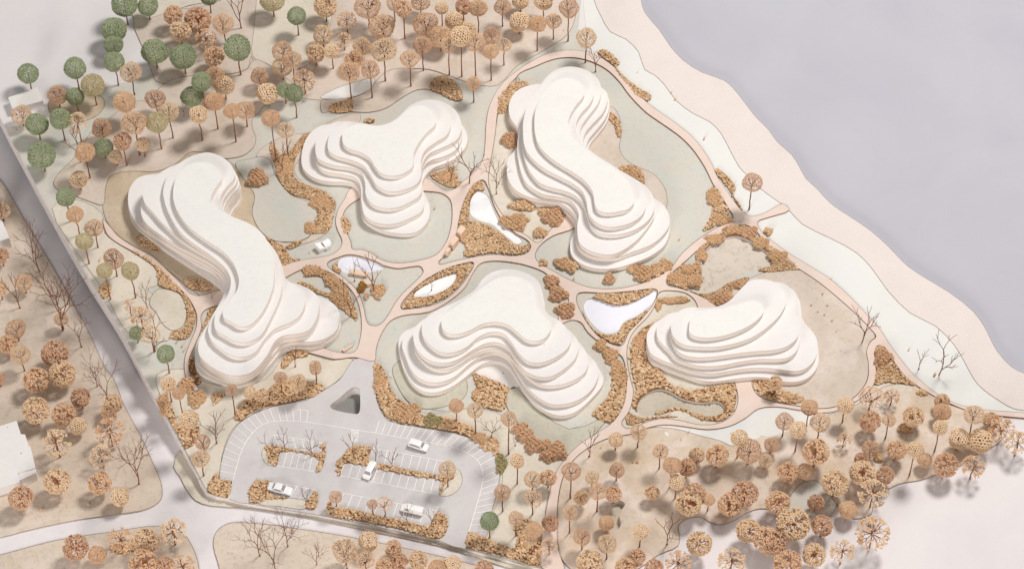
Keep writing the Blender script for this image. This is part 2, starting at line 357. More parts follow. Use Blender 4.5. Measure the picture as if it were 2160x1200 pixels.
gs('sand_sheet', [(1052,235),(1062,200),(1082,172),(1110,200),(1110,260),(1120,330),(1190,420),(1215,450),(1163,484),(1134,514),(1108,497),(1082,478),(1056,450),(1038,420),(1028,380),(1034,330),(1044,280)], Z3, 'cream', .5, 3)
gs('lawn', [(800,770),(850,700),(920,650),(990,620),(1060,560),(1110,562),(1170,600),(1205,650),(1225,690),(1280,740),(1300,775),(1290,830),(1250,880),(1200,905),(1150,900),(1090,860),(1060,850),(1000,800),(1006,815),(1012,835),(1000,852),(960,865),(905,862),(850,835),(832,800),(815,790)], Z2, 'sage', 0, 3)
gs('lawn', [(828,775),(850,760),(900,800),(975,790),(985,808),(985,825),(975,842),(945,855),(900,862),(868,852),(842,820)], Z3, 'sage_dark', .7, 3)
gs('lawn', [(1066,850),(1068,830),(1085,815),(1110,840),(1200,905),(1280,880),(1240,930),(1200,960),(1150,945),(1100,900)], Z3, 'sage_dark', .7, 3)
gs('sand_sheet', [(1000,785),(1030,765),(1055,765),(1080,780),(1100,810),(1075,820),(1040,802)], Z3, 'white_card', .6, 3)
gs('sand_sheet', [(812,885),(860,870),(930,872),(985,862),(1040,868),(1080,890),(1150,940),(1195,962),(1168,1003),(1150,1075),(1140,1195),(1060,1175),(985,1150),(1035,1090),(1060,1020),(1050,960),(1000,915),(900,890)], Z2, 'cream', .4, 3)
gs('sand_sheet', [(420,800),(480,815),(560,800),(600,750),(625,740),(665,751),(700,760),(744,757),(718,797),(683,822),(640,842),(573,857),(520,880),(490,905),(468,960),(462,1008),(440,1034),(418,1000),(345,850),(330,790),(400,780)], Z2, 'cream', .6, 3)
gs('sand_sheet', [(220,490),(250,515),(300,545),(330,570),(333,600),(310,610),(360,640),(390,650),(393,690),(370,710),(330,722),(290,715),(260,690),(220,615),(175,550),(110,440),(150,420),(215,450)], Z2, 'cream', .5, 3)
gs('sand_sheet', [(330,612),(350,610),(378,620),(390,640),(393,670),(383,690),(365,697),(345,685),(330,660),(315,640)], Z3, 'cream', .8, 3)
gs('disc', [(1560,600),(1620,573),(1690,570),(1730,597),(1770,630),(1807,663),(1835,692),(1846,710),(1836,720),(1828,740),(1832,767),(1829,800),(1817,822),(1797,842),(1760,859),(1720,862),(1670,854),(1640,849),(1600,834),(1500,700),(1520,640)], Z3, 'tan', .7, 3, 0)
gs('sand_sheet', [(1845,728),(1862,726),(1888,764),(1912,796),(1945,815),(1935,835),(1880,835),(1840,840),(1846,800)], Z1 + .6, 'cream', 0, 3)
gs('sand_sheet', [(1300,900),(1367,897),(1440,895),(1500,903),(1560,885),(1610,855),(1720,860),(1800,842),(1845,835),(1870,850),(1740,905),(1620,935),(1540,965),(1420,935),(1300,940)], Z1 + .4, 'bank', 0, 3)
gs('garden', [(1396,614),(1360,670),(1322,715),(1318,760),(1328,865),(1308,893),(1323,908),(1430,893),(1500,900),(1555,870),(1560,800),(1500,700),(1468,630)], Z2, 'cream', 0, 3)
gs('hill', [(1178,1165),(1175,1117),(1178,1053),(1191,1000),(1214,967),(1248,941),(1288,924),(1328,917),(1367,903),(1420,905),(1470,920),(1520,935),(1545,946),(1573,930),(1620,908),(1680,893),(1740,878),(1795,862),(1840,830),(1880,812),(1930,815),(1968,836),(2005,855),(2050,868),(2100,878),(2125,905),(2110,930),(2085,947),(2053,962),(2013,990),(1987,998),(1940,1013),(1897,1021),(1867,1037),(1842,1062),(1838,1083),(1803,1094),(1780,1082),(1750,1047),(1720,1020),(1687,1027),(1660,1057),(1640,1075),(1600,1076),(1573,1085),(1540,1103),(1515,1107),(1497,1102),(1480,1093),(1450,1097),(1430,1112),(1433,1135),(1430,1152),(1390,1171),(1340,1205),(1280,1235),(1210,1205)], Z2, 'hill', .9, 3, 15)
gs('lawn', [(1660,1057),(1687,1027),(1720,1020),(1745,1040),(1765,1062),(1752,1088),(1735,1100),(1700,1105),(1650,1095),(1640,1075)], Z1 + .5, 'sage', .6, 3, 15)
# --- path network: one sheet with the garden islands cut out of it
ISL = {
 'i1': [(743,525),(740,510),(733,495),(724,475),(723,455),(733,437),(757,420),(800,405),(860,400),(897,403),(933,408),(950,422),(954,450),(951,480),(940,513),(920,537),(890,548),(840,555),(805,548),(785,535),(765,527)],
 'i2': [(690,557),(696,550),(713,543),(733,537),(760,540),(785,550),(807,559),(840,566),(870,562),(887,562),(893,573),(880,590),(850,618),(833,640),(817,667),(803,683),(790,687),(778,684),(772,673),(767,647),(753,613),(727,587),(697,567)],
 'i3': [(998,553),(999,561),(993,573),(970,605),(937,633),(900,647),(860,652),(848,652),(845,645),(860,623),(893,593),(940,567),(980,555)],
 'i4': [(1005,385),(985,410),(971,450),(963,490),(955,520),(938,540),(925,553),(928,558),(950,553),(985,545),(1040,537),(1085,540),(1113,533),(1120,520),(1114,508),(1088,492),(1062,468),(1043,435),(1030,397),(1020,380)],
 'i5': [(1135,512),(1163,483),(1190,457),(1215,430),(1180,350),(1110,260),(1100,200),(1093,163),(1080,173),(1063,200),(1050,235),(1045,280),(1037,330),(1030,380),(1040,420),(1058,450),(1082,477),(1112,498)],
 'i6': [(1212,480),(1167,497),(1140,517),(1129,537),(1133,550),(1170,573),(1207,593),(1247,607),(1297,609),(1347,600),(1380,587),(1413,567),(1440,533),(1480,500),(1513,480),(1540,468),(1547,458),(1537,440),(1523,417),(1507,393),(1487,353),(1463,317),(1437,290),(1400,263),(1363,237),(1327,200),(1307,173),(1280,147),(1247,130),(1213,122),(1173,124),(1130,140),(1090,162),(1100,220),(1130,300),(1230,400),(1245,440)],
 'i8': [(1405,592),(1413,580),(1447,550),(1480,520),(1520,493),(1550,478),(1570,474),(1590,482),(1605,500),(1620,523),(1650,545),(1690,570),(1730,597),(1770,630),(1807,663),(1835,692),(1848,710),(1837,720),(1828,740),(1832,767),(1830,800),(1817,823),(1797,843),(1760,860),(1720,863),(1670,855),(1640,850),(1600,835),(1587,815),(1585,790),(1550,720),(1510,645),(1467,620),(1433,608),(1408,602)],
 'i9': [(1396,614),(1388,620),(1383,640),(1367,667),(1340,695),(1326,720),(1322,750),(1330,800),(1336,825),(1328,865),(1311,893),(1323,904),(1357,893),(1393,883),(1430,887),(1480,898),(1520,893),(1547,873),(1557,843),(1550,807),(1540,780),(1500,720),(1478,670),(1472,647),(1465,632),(1447,618),(1420,613)],
 'i10': [(1217,623),(1223,617),(1280,618),(1340,613),(1380,609),(1387,613),(1382,633),(1370,653),(1347,680),(1327,700),(1313,728),(1300,729),(1267,713),(1240,683),(1223,653),(1216,634)],
}
OUT = [(1142,1196),(1143,1133),(1152,1077),(1170,1003),(1193,967),(1223,937),(1260,913),(1293,890),(1313,860),(1321,827),(1322,800),(1320,777),(1313,753),(1293,737),(1267,723),(1240,700),(1225,679),(1205,675),(1182,682),(1178,668),(1192,652),(1200,632),(1190,613),(1163,587),(1147,573),(1113,560),(1080,553),(1040,550),(1013,556),(997,577),(980,607),(950,633),(907,657),(850,665),(823,677),(803,707),(793,737),(790,761),
 (748,753),(707,757),(673,749),(650,743),(623,739),(600,742),(590,725),(640,730),(673,731),(713,743),(748,742),(760,713),(763,683),(758,647),(747,620),(727,597),(700,577),(675,566),(650,564),(627,572),(603,585),(570,600),(560,570),(587,560),(630,550),(650,546),(673,543),(700,537),(717,524),(722,508),(713,487),(708,467),(713,443),(727,420),(737,400),(775,380),(850,370),(905,378),(912,384),(940,402),(960,398),(975,384),(997,367),(1017,340),(1023,310),(1025,267),(1030,233),(1040,207),(1057,180),(1080,158),(1113,135),(1147,117),(1180,108),(1220,107),(1253,115),(1287,135),(1313,160),(1347,200),(1373,223),(1407,247),(1447,277),(1473,303),(1500,343),(1513,373),(1533,402),(1547,423),(1563,443),(1580,456),(1610,451),(1651,430),(1665,443),(1622,458),(1598,468),(1606,488),(1622,503),(1663,533),(1707,560),(1753,590),(1787,620),(1823,657),(1853,690),(1873,720),(1897,753),(1918,780),(1940,801),(1973,828),(2013,850),(2060,862),(2160,870),(2280,882),(2280,894),(2160,881),(2053,869),(2003,851),(1967,834),(1927,808),(1908,792),(1888,765),(1866,732),(1852,728),(1845,740),(1847,770),(1847,797),(1837,820),(1807,847),(1780,862),(1747,872),(1687,866),(1640,858),(1600,862),(1573,882),(1540,900),(1493,908),(1440,900),(1400,896),(1367,902),(1327,916),(1287,923),(1247,941),(1213,967),(1190,1000),(1177,1053),(1175,1117),(1178,1160),(1190,1205)]
hol = HOLES + [world_loop(v, ZP, 4) for v in ISL.values()]
pn = sheet('path', OUT, ZP, 3.0, M['path'], E, 3, 30, .7, None, False, hol, 'pale pink footpath network winding between the five buildings')
for v in ISL.values():
    lp = world_loop(v, ZP, 4); V, Fc = seam_ribbon(lp, ZP + .13, 1.0); mesh_obj('cut_line', V, Fc, M['seam'], None, pn)
gs('path', [(217,462),(232,478),(247,496),(280,519),(320,540),(350,567),(377,593),(400,618),(420,624),(460,613),(485,615),(490,640),(467,643),(435,652),(424,665),(425,690),(413,723),(400,753),(398,777),(405,800),(420,822),(408,822),(394,800),(389,777),(391,750),(402,720),(414,690),(415,663),(402,635),(377,606),(344,577),(316,549),(276,528),(246,511),(226,494)], ZP, 'path', .8, 3, 0, 3, E)
# asphalt
ASPH = [(790,760),(748,757),(733,775),(717,800),(700,812),(683,823),(650,842),(613,850),(573,858),(540,870),(520,881),(500,897),(483,923),(470,960),(463,1000),(465,1011),(490,1015),(482,1051),(533,1063),(595,1074),(657,1083),(693,1090),(780,1107),(860,1125),(920,1137),(983,1157),(987,1122),(1025,1133),(1032,1100),(1040,1067),(1049,1035),(1054,1003),(1052,975),(1040,952),(1020,936),(1000,927),(957,913),(873,899),(820,887),(806,872),(795,845),(789,800)]
hol2 = HOLES
sheet('car_park', ASPH, Z3 + .4, 2.0, M['asphalt'], CE, 2, 30, .7, None, False, hol2, 'pale grey car park sheet with painted bays')
for pts in ([(552,957),(555,946),(562,942),(592,944),(588,960),(583,982),(568,981),(557,972)], [(927,1043),(945,1045),(960,1038),(971,1026),(975,1010),(970,994),(958,985),(945,986),(935,1000)], [(545,1061),(563,1046),(600,1049),(648,1058),(645,1072),(595,1068)]):
    gs('planting_strip', pts, Z3 + 1.3, 'cream', .6, 3)
# floors
def floor_(name, key, z, mat, label, cat='pond'):
    loop = world_loop(PONDS[key] if key in PONDS else PIT, 0, 4); c = loop.mean(0); lp = c + (loop - c) * 1.06
    VV, FF, mi, bd, top = cdt_sheet(lp, [], z, .5, 12); o = mesh_obj(name, VV, FF, [M[mat], CE], mi); tag(o, label, kind='structure')
floor_('water', 'teardrop', -1.3, 'water_white', 'white teardrop pond between two paths')
floor_('water', 'half', -1.6, 'water_silver', 'pale silver half round pond beside the upper path')
floor_('water', 'lens', -1.0, 'water_white', 'white pond in the leaf shaped gravel island')
floor_('water', 'boot', -1.8, 'water_silver', 'bright boot shaped pond between two paths')
floor_('pond_bed', 'basin', -4, 'pond_floor', 'large cream sunken basin at the right')
floor_('pond_bed', 'curved', -4, 'pond_grey', 'curved grey green basin below the right building')
floor_('pond_bed', 'crescent', -12, 'pond_grey', 'small dark crescent hollow in the hill')
floor_('pit_floor', 'PIT', -22, 'pit', 'grey floor of the triangular opening')
# painted lines on the car park
LV, LF = [], []
def pline(pts, wd=1.25):
    w_ = np.array([unproj(a, b, Z3) for a, b in pts])
    for a, b in zip(w_[:-1], w_[1:]):
        d = b - a; L = np.linalg.norm(d)
        if L < 1e-6: continue
        d /= L; nn = np.array([-d[1], d[0]]) * wd / 2; k = len(LV)
        for q in (a - d*wd*.3 + nn, a - d*wd*.3 - nn, b + d*wd*.3 - nn, b + d*wd*.3 + nn): LV.append((q[0], q[1], Z3 + .4 + .25 + float(H(q[0], q[1])) + .0005*(k % 7)))
        LF.append([k, k+1, k+2, k+3])
def along(pts, n):
    p = np.array(pts, float); s = np.r_[0, np.cumsum(np.linalg.norm(np.diff(p, axis=0), axis=1))]
    t = np.linspace(0, s[-1], n); return np.c_[np.interp(t, s, p[:, 0]), np.interp(t, s, p[:, 1])]
def bays(inner, outer, n, skip=()):
    a = along(inner, n); b = along(outer, n)
    for i in range(n):
        if i not in skip: pline([a[i], b[i]])
IL = [(482,1051),(487,1030),(492,1012),(499,985),(508,955),(519,932),(532,914),(546,901),(562,892),(583,888),(615,888),(647,890)]
OL = [(464,1010),(466,980),(473,950),(484,924),(499,900),(520,883),(545,870),(573,861),(600,861),(628,863),(650,866)]
pline(catmull(IL, 3, False)); bays(IL[2:], OL, 18); pline([(628,863),(650,866)])
pline([(647,890),(792,913)])
IR = [(792,913),(873,928),(940,940),(965,946),(985,955),(1003,967),(1014,981),(1019,1000),(1017,1023),(1011,1046),(1005,1067),(997,1095),(990,1120)]
OR = [(800,888),(880,902),(950,914),(985,923),(1012,933),(1034,948),(1048,968),(1053,990),(1051,1012),(1047,1035),(1041,1062),(1033,1092),(1026,1118)]
pline(catmull(IR, 3, False)); bays(IR, OR, 30)
bays([(577,917),(678,933)], [(590,942),(677,955)][:2], 6); pline([(577,917),(678,933)])
bays([(592,953),(672,967)], [(583,982),(666,995)], 7); pline([(583,982),(666,995)])
bays([(782,944),(940,973)], [(777,971),(930,1002)], 10); pline([(782,944),(940,973)])
bays([(727,977),(932,1015)], [(717,1003),(925,1043)], 13); pline([(717,1003),(925,1043)])
bays([(725,1040),(895,1072)], [(712,1069),(887,1100)], 10); pline([(725,1040),(895,1072),(920,1077)])
bays([(585,1018),(668,1033)], [(575,1040),(648,1056)], 5); pline([(585,1018),(668,1033)])
pline([(927,1043),(945,1045),(960,1038),(971,1026),(975,1010),(971,996),(962,984)]); pline([(552,955),(553,966),(560,976),(570,982),(583,982)])
for i in range(9):
    t = i / 8; pline([(741 - 1*t, 907 + 24*t), (757 - 3.5*t, 909 + 23*t)], 1.7)
ol = mesh_obj('painted_lines', LV, LF, M['line_white']); tag(ol, 'white painted bay lines and crossing on the car park', kind='structure')
# ------------------------------------------------------------------ the five stepped card buildings
T = 13.5
B = {}
B['A'] = [
 [(270,428),(274,455),(285,474),(335,516),(410,566),(452,594),(470,612),(473,628),(455,660),(432,700),(417,735),(411,758),(413,774),(425,787),(456,801),(490,812),(520,808),(545,795),(570,768),(595,740),(616,732),(661,731),(694,721),(713,702),(719,680),(714,660),(697,645),(673,634),(640,624),(608,612),(596,590),(580,555),(550,525),(510,498),(489,482),(484,467),(490,447),(502,432),(509,415),(500,385),(470,372),(420,370),(370,372),(335,376),(292,386),(275,405)],
 [(270,415),(273,442),(283,462),(300,480),(335,503),(370,526),(412,553),(448,572),(466,592),(470,615),(462,640),(440,680),(420,712),(412,735),(413,757),(432,780),(462,796),(495,803),(525,796),(550,780),(570,755),(593,729),(614,721),(661,720),(692,711),(710,695),(716,672),(713,652),(697,636),(673,625),(640,615),(610,603),(598,580),(580,545),(550,515),(510,488),(486,472),(480,457),(486,437),(500,420),(508,403),(500,375),(470,362),(420,360),(370,362),(335,366),(292,375),(275,395)],
 [(297,449),(299,463),(311,482),(332,499),(366,521),(411,545),(448,565),(470,585),(476,606),(468,636),(446,673),(428,708),(420,730),(421,755),(438,773),(467,791),(494,798),(526,793),(548,777),(566,753),(580,728),(597,716),(625,712),(650,705),(665,685),(673,658),(672,638),(659,622),(636,610),(605,600),(595,576),(575,538),(545,508),(505,482),(483,466),(476,452),(480,436),(493,418),(507,400),(500,375),(480,360),(455,351),(425,350),(390,358),(350,373),(315,403),(300,428)],
 [(297,440),(299,455),(311,474),(332,491),(366,513),(411,537),(448,557),(470,577),(478,598),(470,628),(448,665),(429,700),(419,722),(420,747),(438,767),(467,785),(494,792),(526,787),(548,769),(566,745),(580,720),(597,708),(625,704),(650,697),(665,677),(673,650),(672,630),(659,614),(636,602),(605,592),(595,568),(575,530),(545,500),(505,475),(480,458),(473,445),(477,428),(490,410),(504,393),(500,370),(480,352),(455,343),(425,342),(390,350),(350,365),(315,395),(300,420)],
 [(301,408),(305,427),(320,445),(337,465),(360,487),(382,506),(420,530),(460,556),(478,578),(484,600),(476,625),(455,655),(441,685),(439,699),(446,717),(465,735),(490,750),(517,752),(539,742),(557,717),(578,695),(596,686),(614,679),(632,666),(642,645),(642,627),(636,612),(620,600),(603,588),(595,560),(578,525),(550,497),(510,472),(482,455),(470,440),(470,425),(481,407),(499,385),(498,366),(480,345),(455,335),(425,334),(390,341),(355,354),(330,371),(310,388)],
 [(344,405),(346,420),(350,435),(365,467),(382,492),(410,515),(442,537),(470,560),(483,577),(487,597),(479,625),(456,659),(452,677),(455,695),(474,708),(497,720),(519,722),(539,715),(553,704),(571,672),(589,632),(594,610),(590,575),(578,535),(555,500),(520,476),(486,456),(470,440),(465,425),(467,412),(477,396),(494,376),(494,362),(485,345),(467,331),(440,322),(415,326),(385,340),(355,368)],
 [(365,410),(368,430),(378,452),(400,480),(435,507),(472,532),(492,555),(502,580),(504,595),(500,612),(485,634),(471,655),(471,668),(486,678),(503,688),(521,688),(536,679),(553,659),(569,627),(577,598),(578,560),(570,520),(548,487),(522,470),(490,457),(467,445),(450,432),(445,420),(449,407),(460,390),(467,379),(462,362),(448,347),(420,342),(390,352),(370,380)],
]
B['B'] = [
 [(636,329),(638,352),(651,368),(669,378),(692,383),(733,385),(751,393),(759,408),(760,435),(766,460),(785,476),(811,487),(837,492),(862,493),(883,487),(901,469),(907,450),(904,428),(895,408),(890,390),(897,372),(914,355),(953,339),(979,316),(986,298),(983,278),(972,262),(950,250),(914,245),(885,248),(862,262),(840,280),(810,290),(780,285),(735,272),(695,262),(665,272),(645,295)],
 [(664,325),(667,342),(676,355),(692,363),(726,368),(751,376),(760,390),(763,430),(769,453),(785,466),(811,473),(837,471),(870,458),(890,445),(894,430),(889,405),(888,375),(894,352),(909,339),(940,329),(963,315),(973,292),(973,270),(962,245),(940,227),(914,220),(888,222),(862,233),(845,252),(822,268),(795,274),(765,270),(735,265),(707,267),(682,284),(667,305)],
 [(665,314),(669,332),(682,341),(707,349),(741,354),(762,364),(770,385),(772,412),(785,430),(811,439),(837,438),(868,425),(886,412),(890,396),(888,360),(894,340),(906,324),(935,311),(963,296),(973,277),(973,260),(963,236),(940,218),(914,211),(888,213),(864,224),(845,243),(822,259),(795,265),(765,261),(735,256),(707,258),(682,275),(668,295)],
 [(691,303),(693,317),(707,328),(741,338),(767,350),(782,370),(795,391),(821,404),(850,401),(878,389),(888,373),(888,339),(896,319),(919,301),(943,285),(950,268),(948,247),(935,228),(912,216),(885,215),(862,226),(845,244),(822,259),(795,265),(765,260),(735,258),(712,266),(697,282)],
 [(722,288),(724,303),(736,314),(759,321),(780,334),(790,350),(803,365),(824,371),(847,368),(868,355),(872,345),(873,324),(883,303),(901,280),(917,265),(919,252),(910,234),(893,224),(873,225),(855,236),(838,251),(815,263),(790,266),(759,262),(738,267),(725,277)],
]
B['C'] = [
 [(1073,241),(1079,262),(1090,278),(1096,293),(1093,313),(1084,329),(1073,343),(1070,362),(1072,385),(1083,405),(1104,420),(1131,429),(1160,435),(1186,442),(1202,454),(1212,470),(1212,488),(1204,507),(1204,532),(1214,548),(1237,561),(1268,567),(1300,565),(1335,555),(1372,540),(1402,517),(1412,490),(1412,467),(1402,446),(1381,429),(1350,415),(1310,395),(1275,372),(1250,352),(1240,330),(1243,308),(1260,285),(1279,260),(1286,235),(1283,215),(1270,200),(1240,192),(1200,190),(1165,190),(1136,188),(1112,192),(1089,203),(1077,223)],
 [(1073,231),(1078,251),(1089,267),(1096,283),(1094,303),(1085,319),(1073,332),(1069,350),(1071,373),(1081,394),(1102,410),(1129,419),(1160,424),(1188,432),(1206,446),(1216,463),(1217,482),(1214,500),(1218,518),(1234,533),(1262,543),(1300,543),(1331,532),(1372,517),(1397,498),(1411,477),(1412,457),(1402,436),(1381,419),(1350,405),(1310,385),(1275,362),(1248,342),(1237,320),(1240,298),(1258,275),(1277,250),(1285,225),(1283,205),(1270,190),(1240,182),(1200,180),(1165,180),(1136,178),(1112,182),(1089,193),(1076,213)],
 [(1094,340),(1100,365),(1110,386),(1127,400),(1147,410),(1177,415),(1202,422),(1216,438),(1221,452),(1218,473),(1218,490),(1222,511),(1237,525),(1264,535),(1289,537),(1310,530),(1341,509),(1368,477),(1380,455),(1378,428),(1360,402),(1330,382),(1295,362),(1260,342),(1240,325),(1231,305),(1233,285),(1250,262),(1272,238),(1281,215),(1280,196),(1266,184),(1235,172),(1199,168),(1165,174),(1135,197),(1112,227),(1098,262),(1092,295),(1091,320)],
 [(1100,270),(1100,300),(1104,325),(1111,348),(1121,367),(1139,386),(1164,396),(1189,402),(1214,413),(1231,432),(1239,455),(1246,475),(1262,490),(1287,495),(1312,493),(1345,482),(1370,462),(1381,437),(1376,411),(1360,391),(1330,372),(1295,352),(1260,332),(1238,315),(1225,295),(1226,269),(1240,247),(1262,218),(1268,195),(1266,177),(1256,161),(1231,146),(1199,141),(1172,148),(1150,166),(1134,190),(1115,220),(1103,245)],
 [(1104,255),(1103,275),(1105,301),(1112,321),(1127,339),(1150,357),(1177,371),(1206,386),(1227,402),(1236,421),(1241,448),(1252,465),(1268,475),(1287,479),(1312,476),(1341,465),(1358,448),(1362,427),(1355,405),(1343,385),(1315,364),(1282,343),(1250,322),(1228,302),(1217,285),(1215,269),(1217,256),(1226,240),(1244,220),(1252,202),(1251,184),(1240,165),(1220,152),(1195,148),(1168,156),(1145,176),(1125,203),(1110,230)],
 [(1127,256),(1129,283),(1136,305),(1150,323),(1172,341),(1206,362),(1231,380),(1242,392),(1250,405),(1253,419),(1256,436),(1264,445),(1281,449),(1302,447),(1325,441),(1336,430),(1337,415),(1330,392),(1316,374),(1292,352),(1262,335),(1240,318),(1217,300),(1203,283),(1199,265),(1201,248),(1213,226),(1231,203),(1232,190),(1222,175),(1200,165),(1178,168),(1155,185),(1138,212),(1129,235)],
]
B['D'] = [
 [(841,719),(844,752),(855,785),(871,810),(893,825),(921,827),(948,818),(981,796),(1017,768),(1044,761),(1069,769),(1088,794),(1108,827),(1132,854),(1160,871),(1187,876),(1215,868),(1248,840),(1270,813),(1272,796),(1263,777),(1240,755),(1205,728),(1170,700),(1150,665),(1138,632),(1105,612),(1072,606),(1039,612),(1010,635),(985,655),(950,670),(905,678),(870,690),(850,702)],
 [(848,728),(855,750),(866,777),(882,796),(907,806),(932,805),(959,794),(992,766),(1022,747),(1047,743),(1072,755),(1091,785),(1110,813),(1132,835),(1160,851),(1196,851),(1229,838),(1251,818),(1262,791),(1259,769),(1240,747),(1215,725),(1180,700),(1155,680),(1148,645),(1138,620),(1105,602),(1072,596),(1039,602),(1012,622),(990,645),(955,662),(915,675),(880,688),(855,705)],
 [(872,707),(874,735),(889,758),(912,775),(940,779),(967,769),(1000,747),(1030,736),(1052,737),(1072,748),(1091,770),(1116,796),(1141,810),(1174,812),(1209,802),(1234,785),(1241,763),(1237,744),(1222,722),(1195,705),(1170,690),(1152,668),(1148,635),(1138,610),(1105,592),(1072,586),(1039,592),(1015,610),(998,632),(970,648),(940,660),(905,673),(882,690)],
 [(873,697),(874,725),(888,747),(912,762),(940,765),(967,757),(1000,736),(1028,723),(1050,722),(1072,733),(1091,761),(1110,783),(1135,794),(1160,794),(1187,780),(1212,758),(1220,736),(1218,717),(1201,697),(1175,680),(1156,665),(1147,645),(1145,620),(1134,600),(1105,583),(1072,577),(1039,583),(1015,600),(1000,620),(975,635),(945,650),(910,665),(885,680)],
 [(890,689),(892,708),(907,728),(932,743),(956,743),(984,732),(1009,711),(1036,700),(1061,703),(1077,719),(1094,744),(1113,761),(1138,765),(1168,755),(1196,736),(1204,717),(1198,697),(1182,678),(1156,662),(1145,640),(1143,612),(1132,590),(1105,574),(1072,568),(1039,574),(1017,590),(1004,609),(981,626),(954,640),(921,655),(899,670)],
 [(932,675),(933,692),(945,703),(967,704),(992,696),(1020,682),(1050,679),(1072,685),(1091,700),(1110,715),(1130,719),(1149,713),(1161,697),(1161,684),(1146,664),(1132,648),(1128,626),(1125,607),(1113,593),(1086,584),(1055,585),(1028,599),(1006,615),(984,631),(959,648),(940,662)],
]
B['E'] = [
 [(1363,725),(1366,746),(1375,763),(1393,772),(1412,779),(1440,789),(1475,801),(1506,804),(1548,799),(1585,795),(1621,797),(1642,803),(1679,805),(1704,797),(1722,778),(1727,757),(1726,735),(1718,712),(1700,692),(1692,675),(1690,655),(1684,638),(1668,626),(1640,622),(1608,626),(1583,632),(1565,646),(1548,666),(1525,678),(1500,683),(1460,682),(1425,677),(1397,682),(1378,694),(1367,709)],
 [(1364,713),(1366,728),(1373,745),(1392,757),(1412,765),(1440,776),(1475,785),(1506,787),(1537,782),(1579,776),(1621,776),(1652,780),(1683,782),(1704,774),(1719,757),(1724,736),(1723,715),(1712,697),(1697,680),(1690,663),(1689,645),(1684,628),(1668,616),(1640,612),(1608,616),(1583,622),(1565,636),(1548,656),(1525,668),(1500,673),(1460,672),(1425,667),(1397,672),(1378,684),(1367,699)],
 [(1385,697),(1387,711),(1398,726),(1412,740),(1423,753),(1444,763),(1475,771),(1517,771),(1558,763),(1600,757),(1642,757),(1662,754),(1679,742),(1686,722),(1688,700),(1685,678),(1684,650),(1682,625),(1668,608),(1640,603),(1608,607),(1583,612),(1565,626),(1548,646),(1525,658),(1500,664),(1470,664),(1440,659),(1420,659),(1404,666),(1391,679)],
 [(1414,692),(1415,712),(1424,733),(1440,747),(1467,753),(1504,752),(1548,746),(1590,741),(1637,737),(1662,729),(1681,713),(1685,692),(1681,670),(1675,655),(1676,638),(1673,620),(1662,603),(1640,595),(1608,598),(1583,602),(1565,616),(1548,636),(1533,648),(1512,656),(1483,658),(1450,658),(1429,668)],
 [(1416,680),(1417,701),(1427,717),(1444,727),(1475,731),(1512,731),(1550,724),(1587,711),(1621,688),(1646,663),(1657,642),(1658,628),(1650,609),(1631,594),(1608,589),(1583,592),(1565,607),(1548,626),(1533,638),(1512,647),(1483,649),(1450,649),(1429,659)],
 [(1454,684),(1454,699),(1462,707),(1483,712),(1508,711),(1537,705),(1571,692),(1596,676),(1609,661),(1610,649),(1604,639),(1590,634),(1560,640),(1527,650),(1496,653),(1471,656),(1458,667)],
]
BL = {'A': 'long curved white stepped building at the left, seven stacked plates, kinked end',
      'B': 'white three lobed stepped building at the top, left of the bean shaped one',
      'C': 'tall bean shaped white stepped building at the upper right beside the shore bank',
      'D': 'white stepped building shaped like a boomerang just above the car park',
      'E': 'low kidney shaped white stepped building at the lower right on the tan disc'}
for key, plates in B.items():
    z0 = 1.2
    allp = np.array(plates[0], float); cx, cy = allp.mean(0); bx, by = unproj(cx, cy, 0)
    root = tag(empty('stepped_building', (bx, by, 0)), BL[key], 'building', 'stepped white card buildings')
    for i, pts in enumerate(plates):
        zt = z0 + T * (i + 1)
        loop = world_loop(pts, zt, 5)
        VV, FF, mi, bd, top = cdt_sheet(loop, [], zt, T - .35, 0, lambda V: np.zeros(len(V)))
        VV = VV - [bx, by, 0]
        last = i == len(plates) - 1
        o = mesh_obj('roof_plate' if last else 'floor_plate', VV, FF, [M['roof_card' if last else 'white_card'], M['plate_side']], mi, root)
        o.data.polygons.foreach_set('use_smooth', [m == 1 for m in mi]); o.data.update()
        bv = o.modifiers.new('bevel', 'BEVEL'); bv.width = .0005; bv.segments = 2; bv.limit_method = 'ANGLE'; bv.angle_limit = 1.2
# plain card blocks
def block(name, pts, h, label, zf=None, mat='white_card', low=True):
    c = np.array(pts, float).mean(0); zb = lowz(*c) if low else 0
    zt = zb + h
    loop = world_loop(pts, zt, 0); bx, by = loop.mean(0)
    VV, FF, mi, bd, top = cdt_sheet(loop, [], zt, h + 3, 0, lambda V: np.zeros(len(V)))
    o = mesh_obj(name, VV - [bx, by, zb], FF, [M[mat], M[mat]], mi, None, False, (bx, by, zb))
    bv = o.modifiers.new('bevel', 'BEVEL'); bv.width = .0006; bv.segments = 2; bv.limit_method = 'ANGLE'
    return o
hb = block('house_block', [(-120,930),(0,898),(35,887),(44,915),(53,916),(61,941),(64,941),(75,986),(37,997),(42,1016),(0,1029),(-120,1062)], 40, '')
tag(hb, 'large flat white house block with stepped side at the left edge', 'house block')
hc = block('house_annex', [(37.6,998),(75.5,987.5),(76,996),(41,1013)], 31, ''); tag(hc, 'low white annex at the front corner of the large block', 'house block')
hd = block('house_block', [(-60,430),(-10,455),(6,468),(20,502),(0,508),(-60,525)], 34, ''); tag(hd, 'small white house block cut by the left edge', 'house block')
he = block('house_block', [(17,206),(27,230),(91,213),(79,184)], 22, '', low=False); tag(he, 'small white house block lying in the top left corner', 'house block')
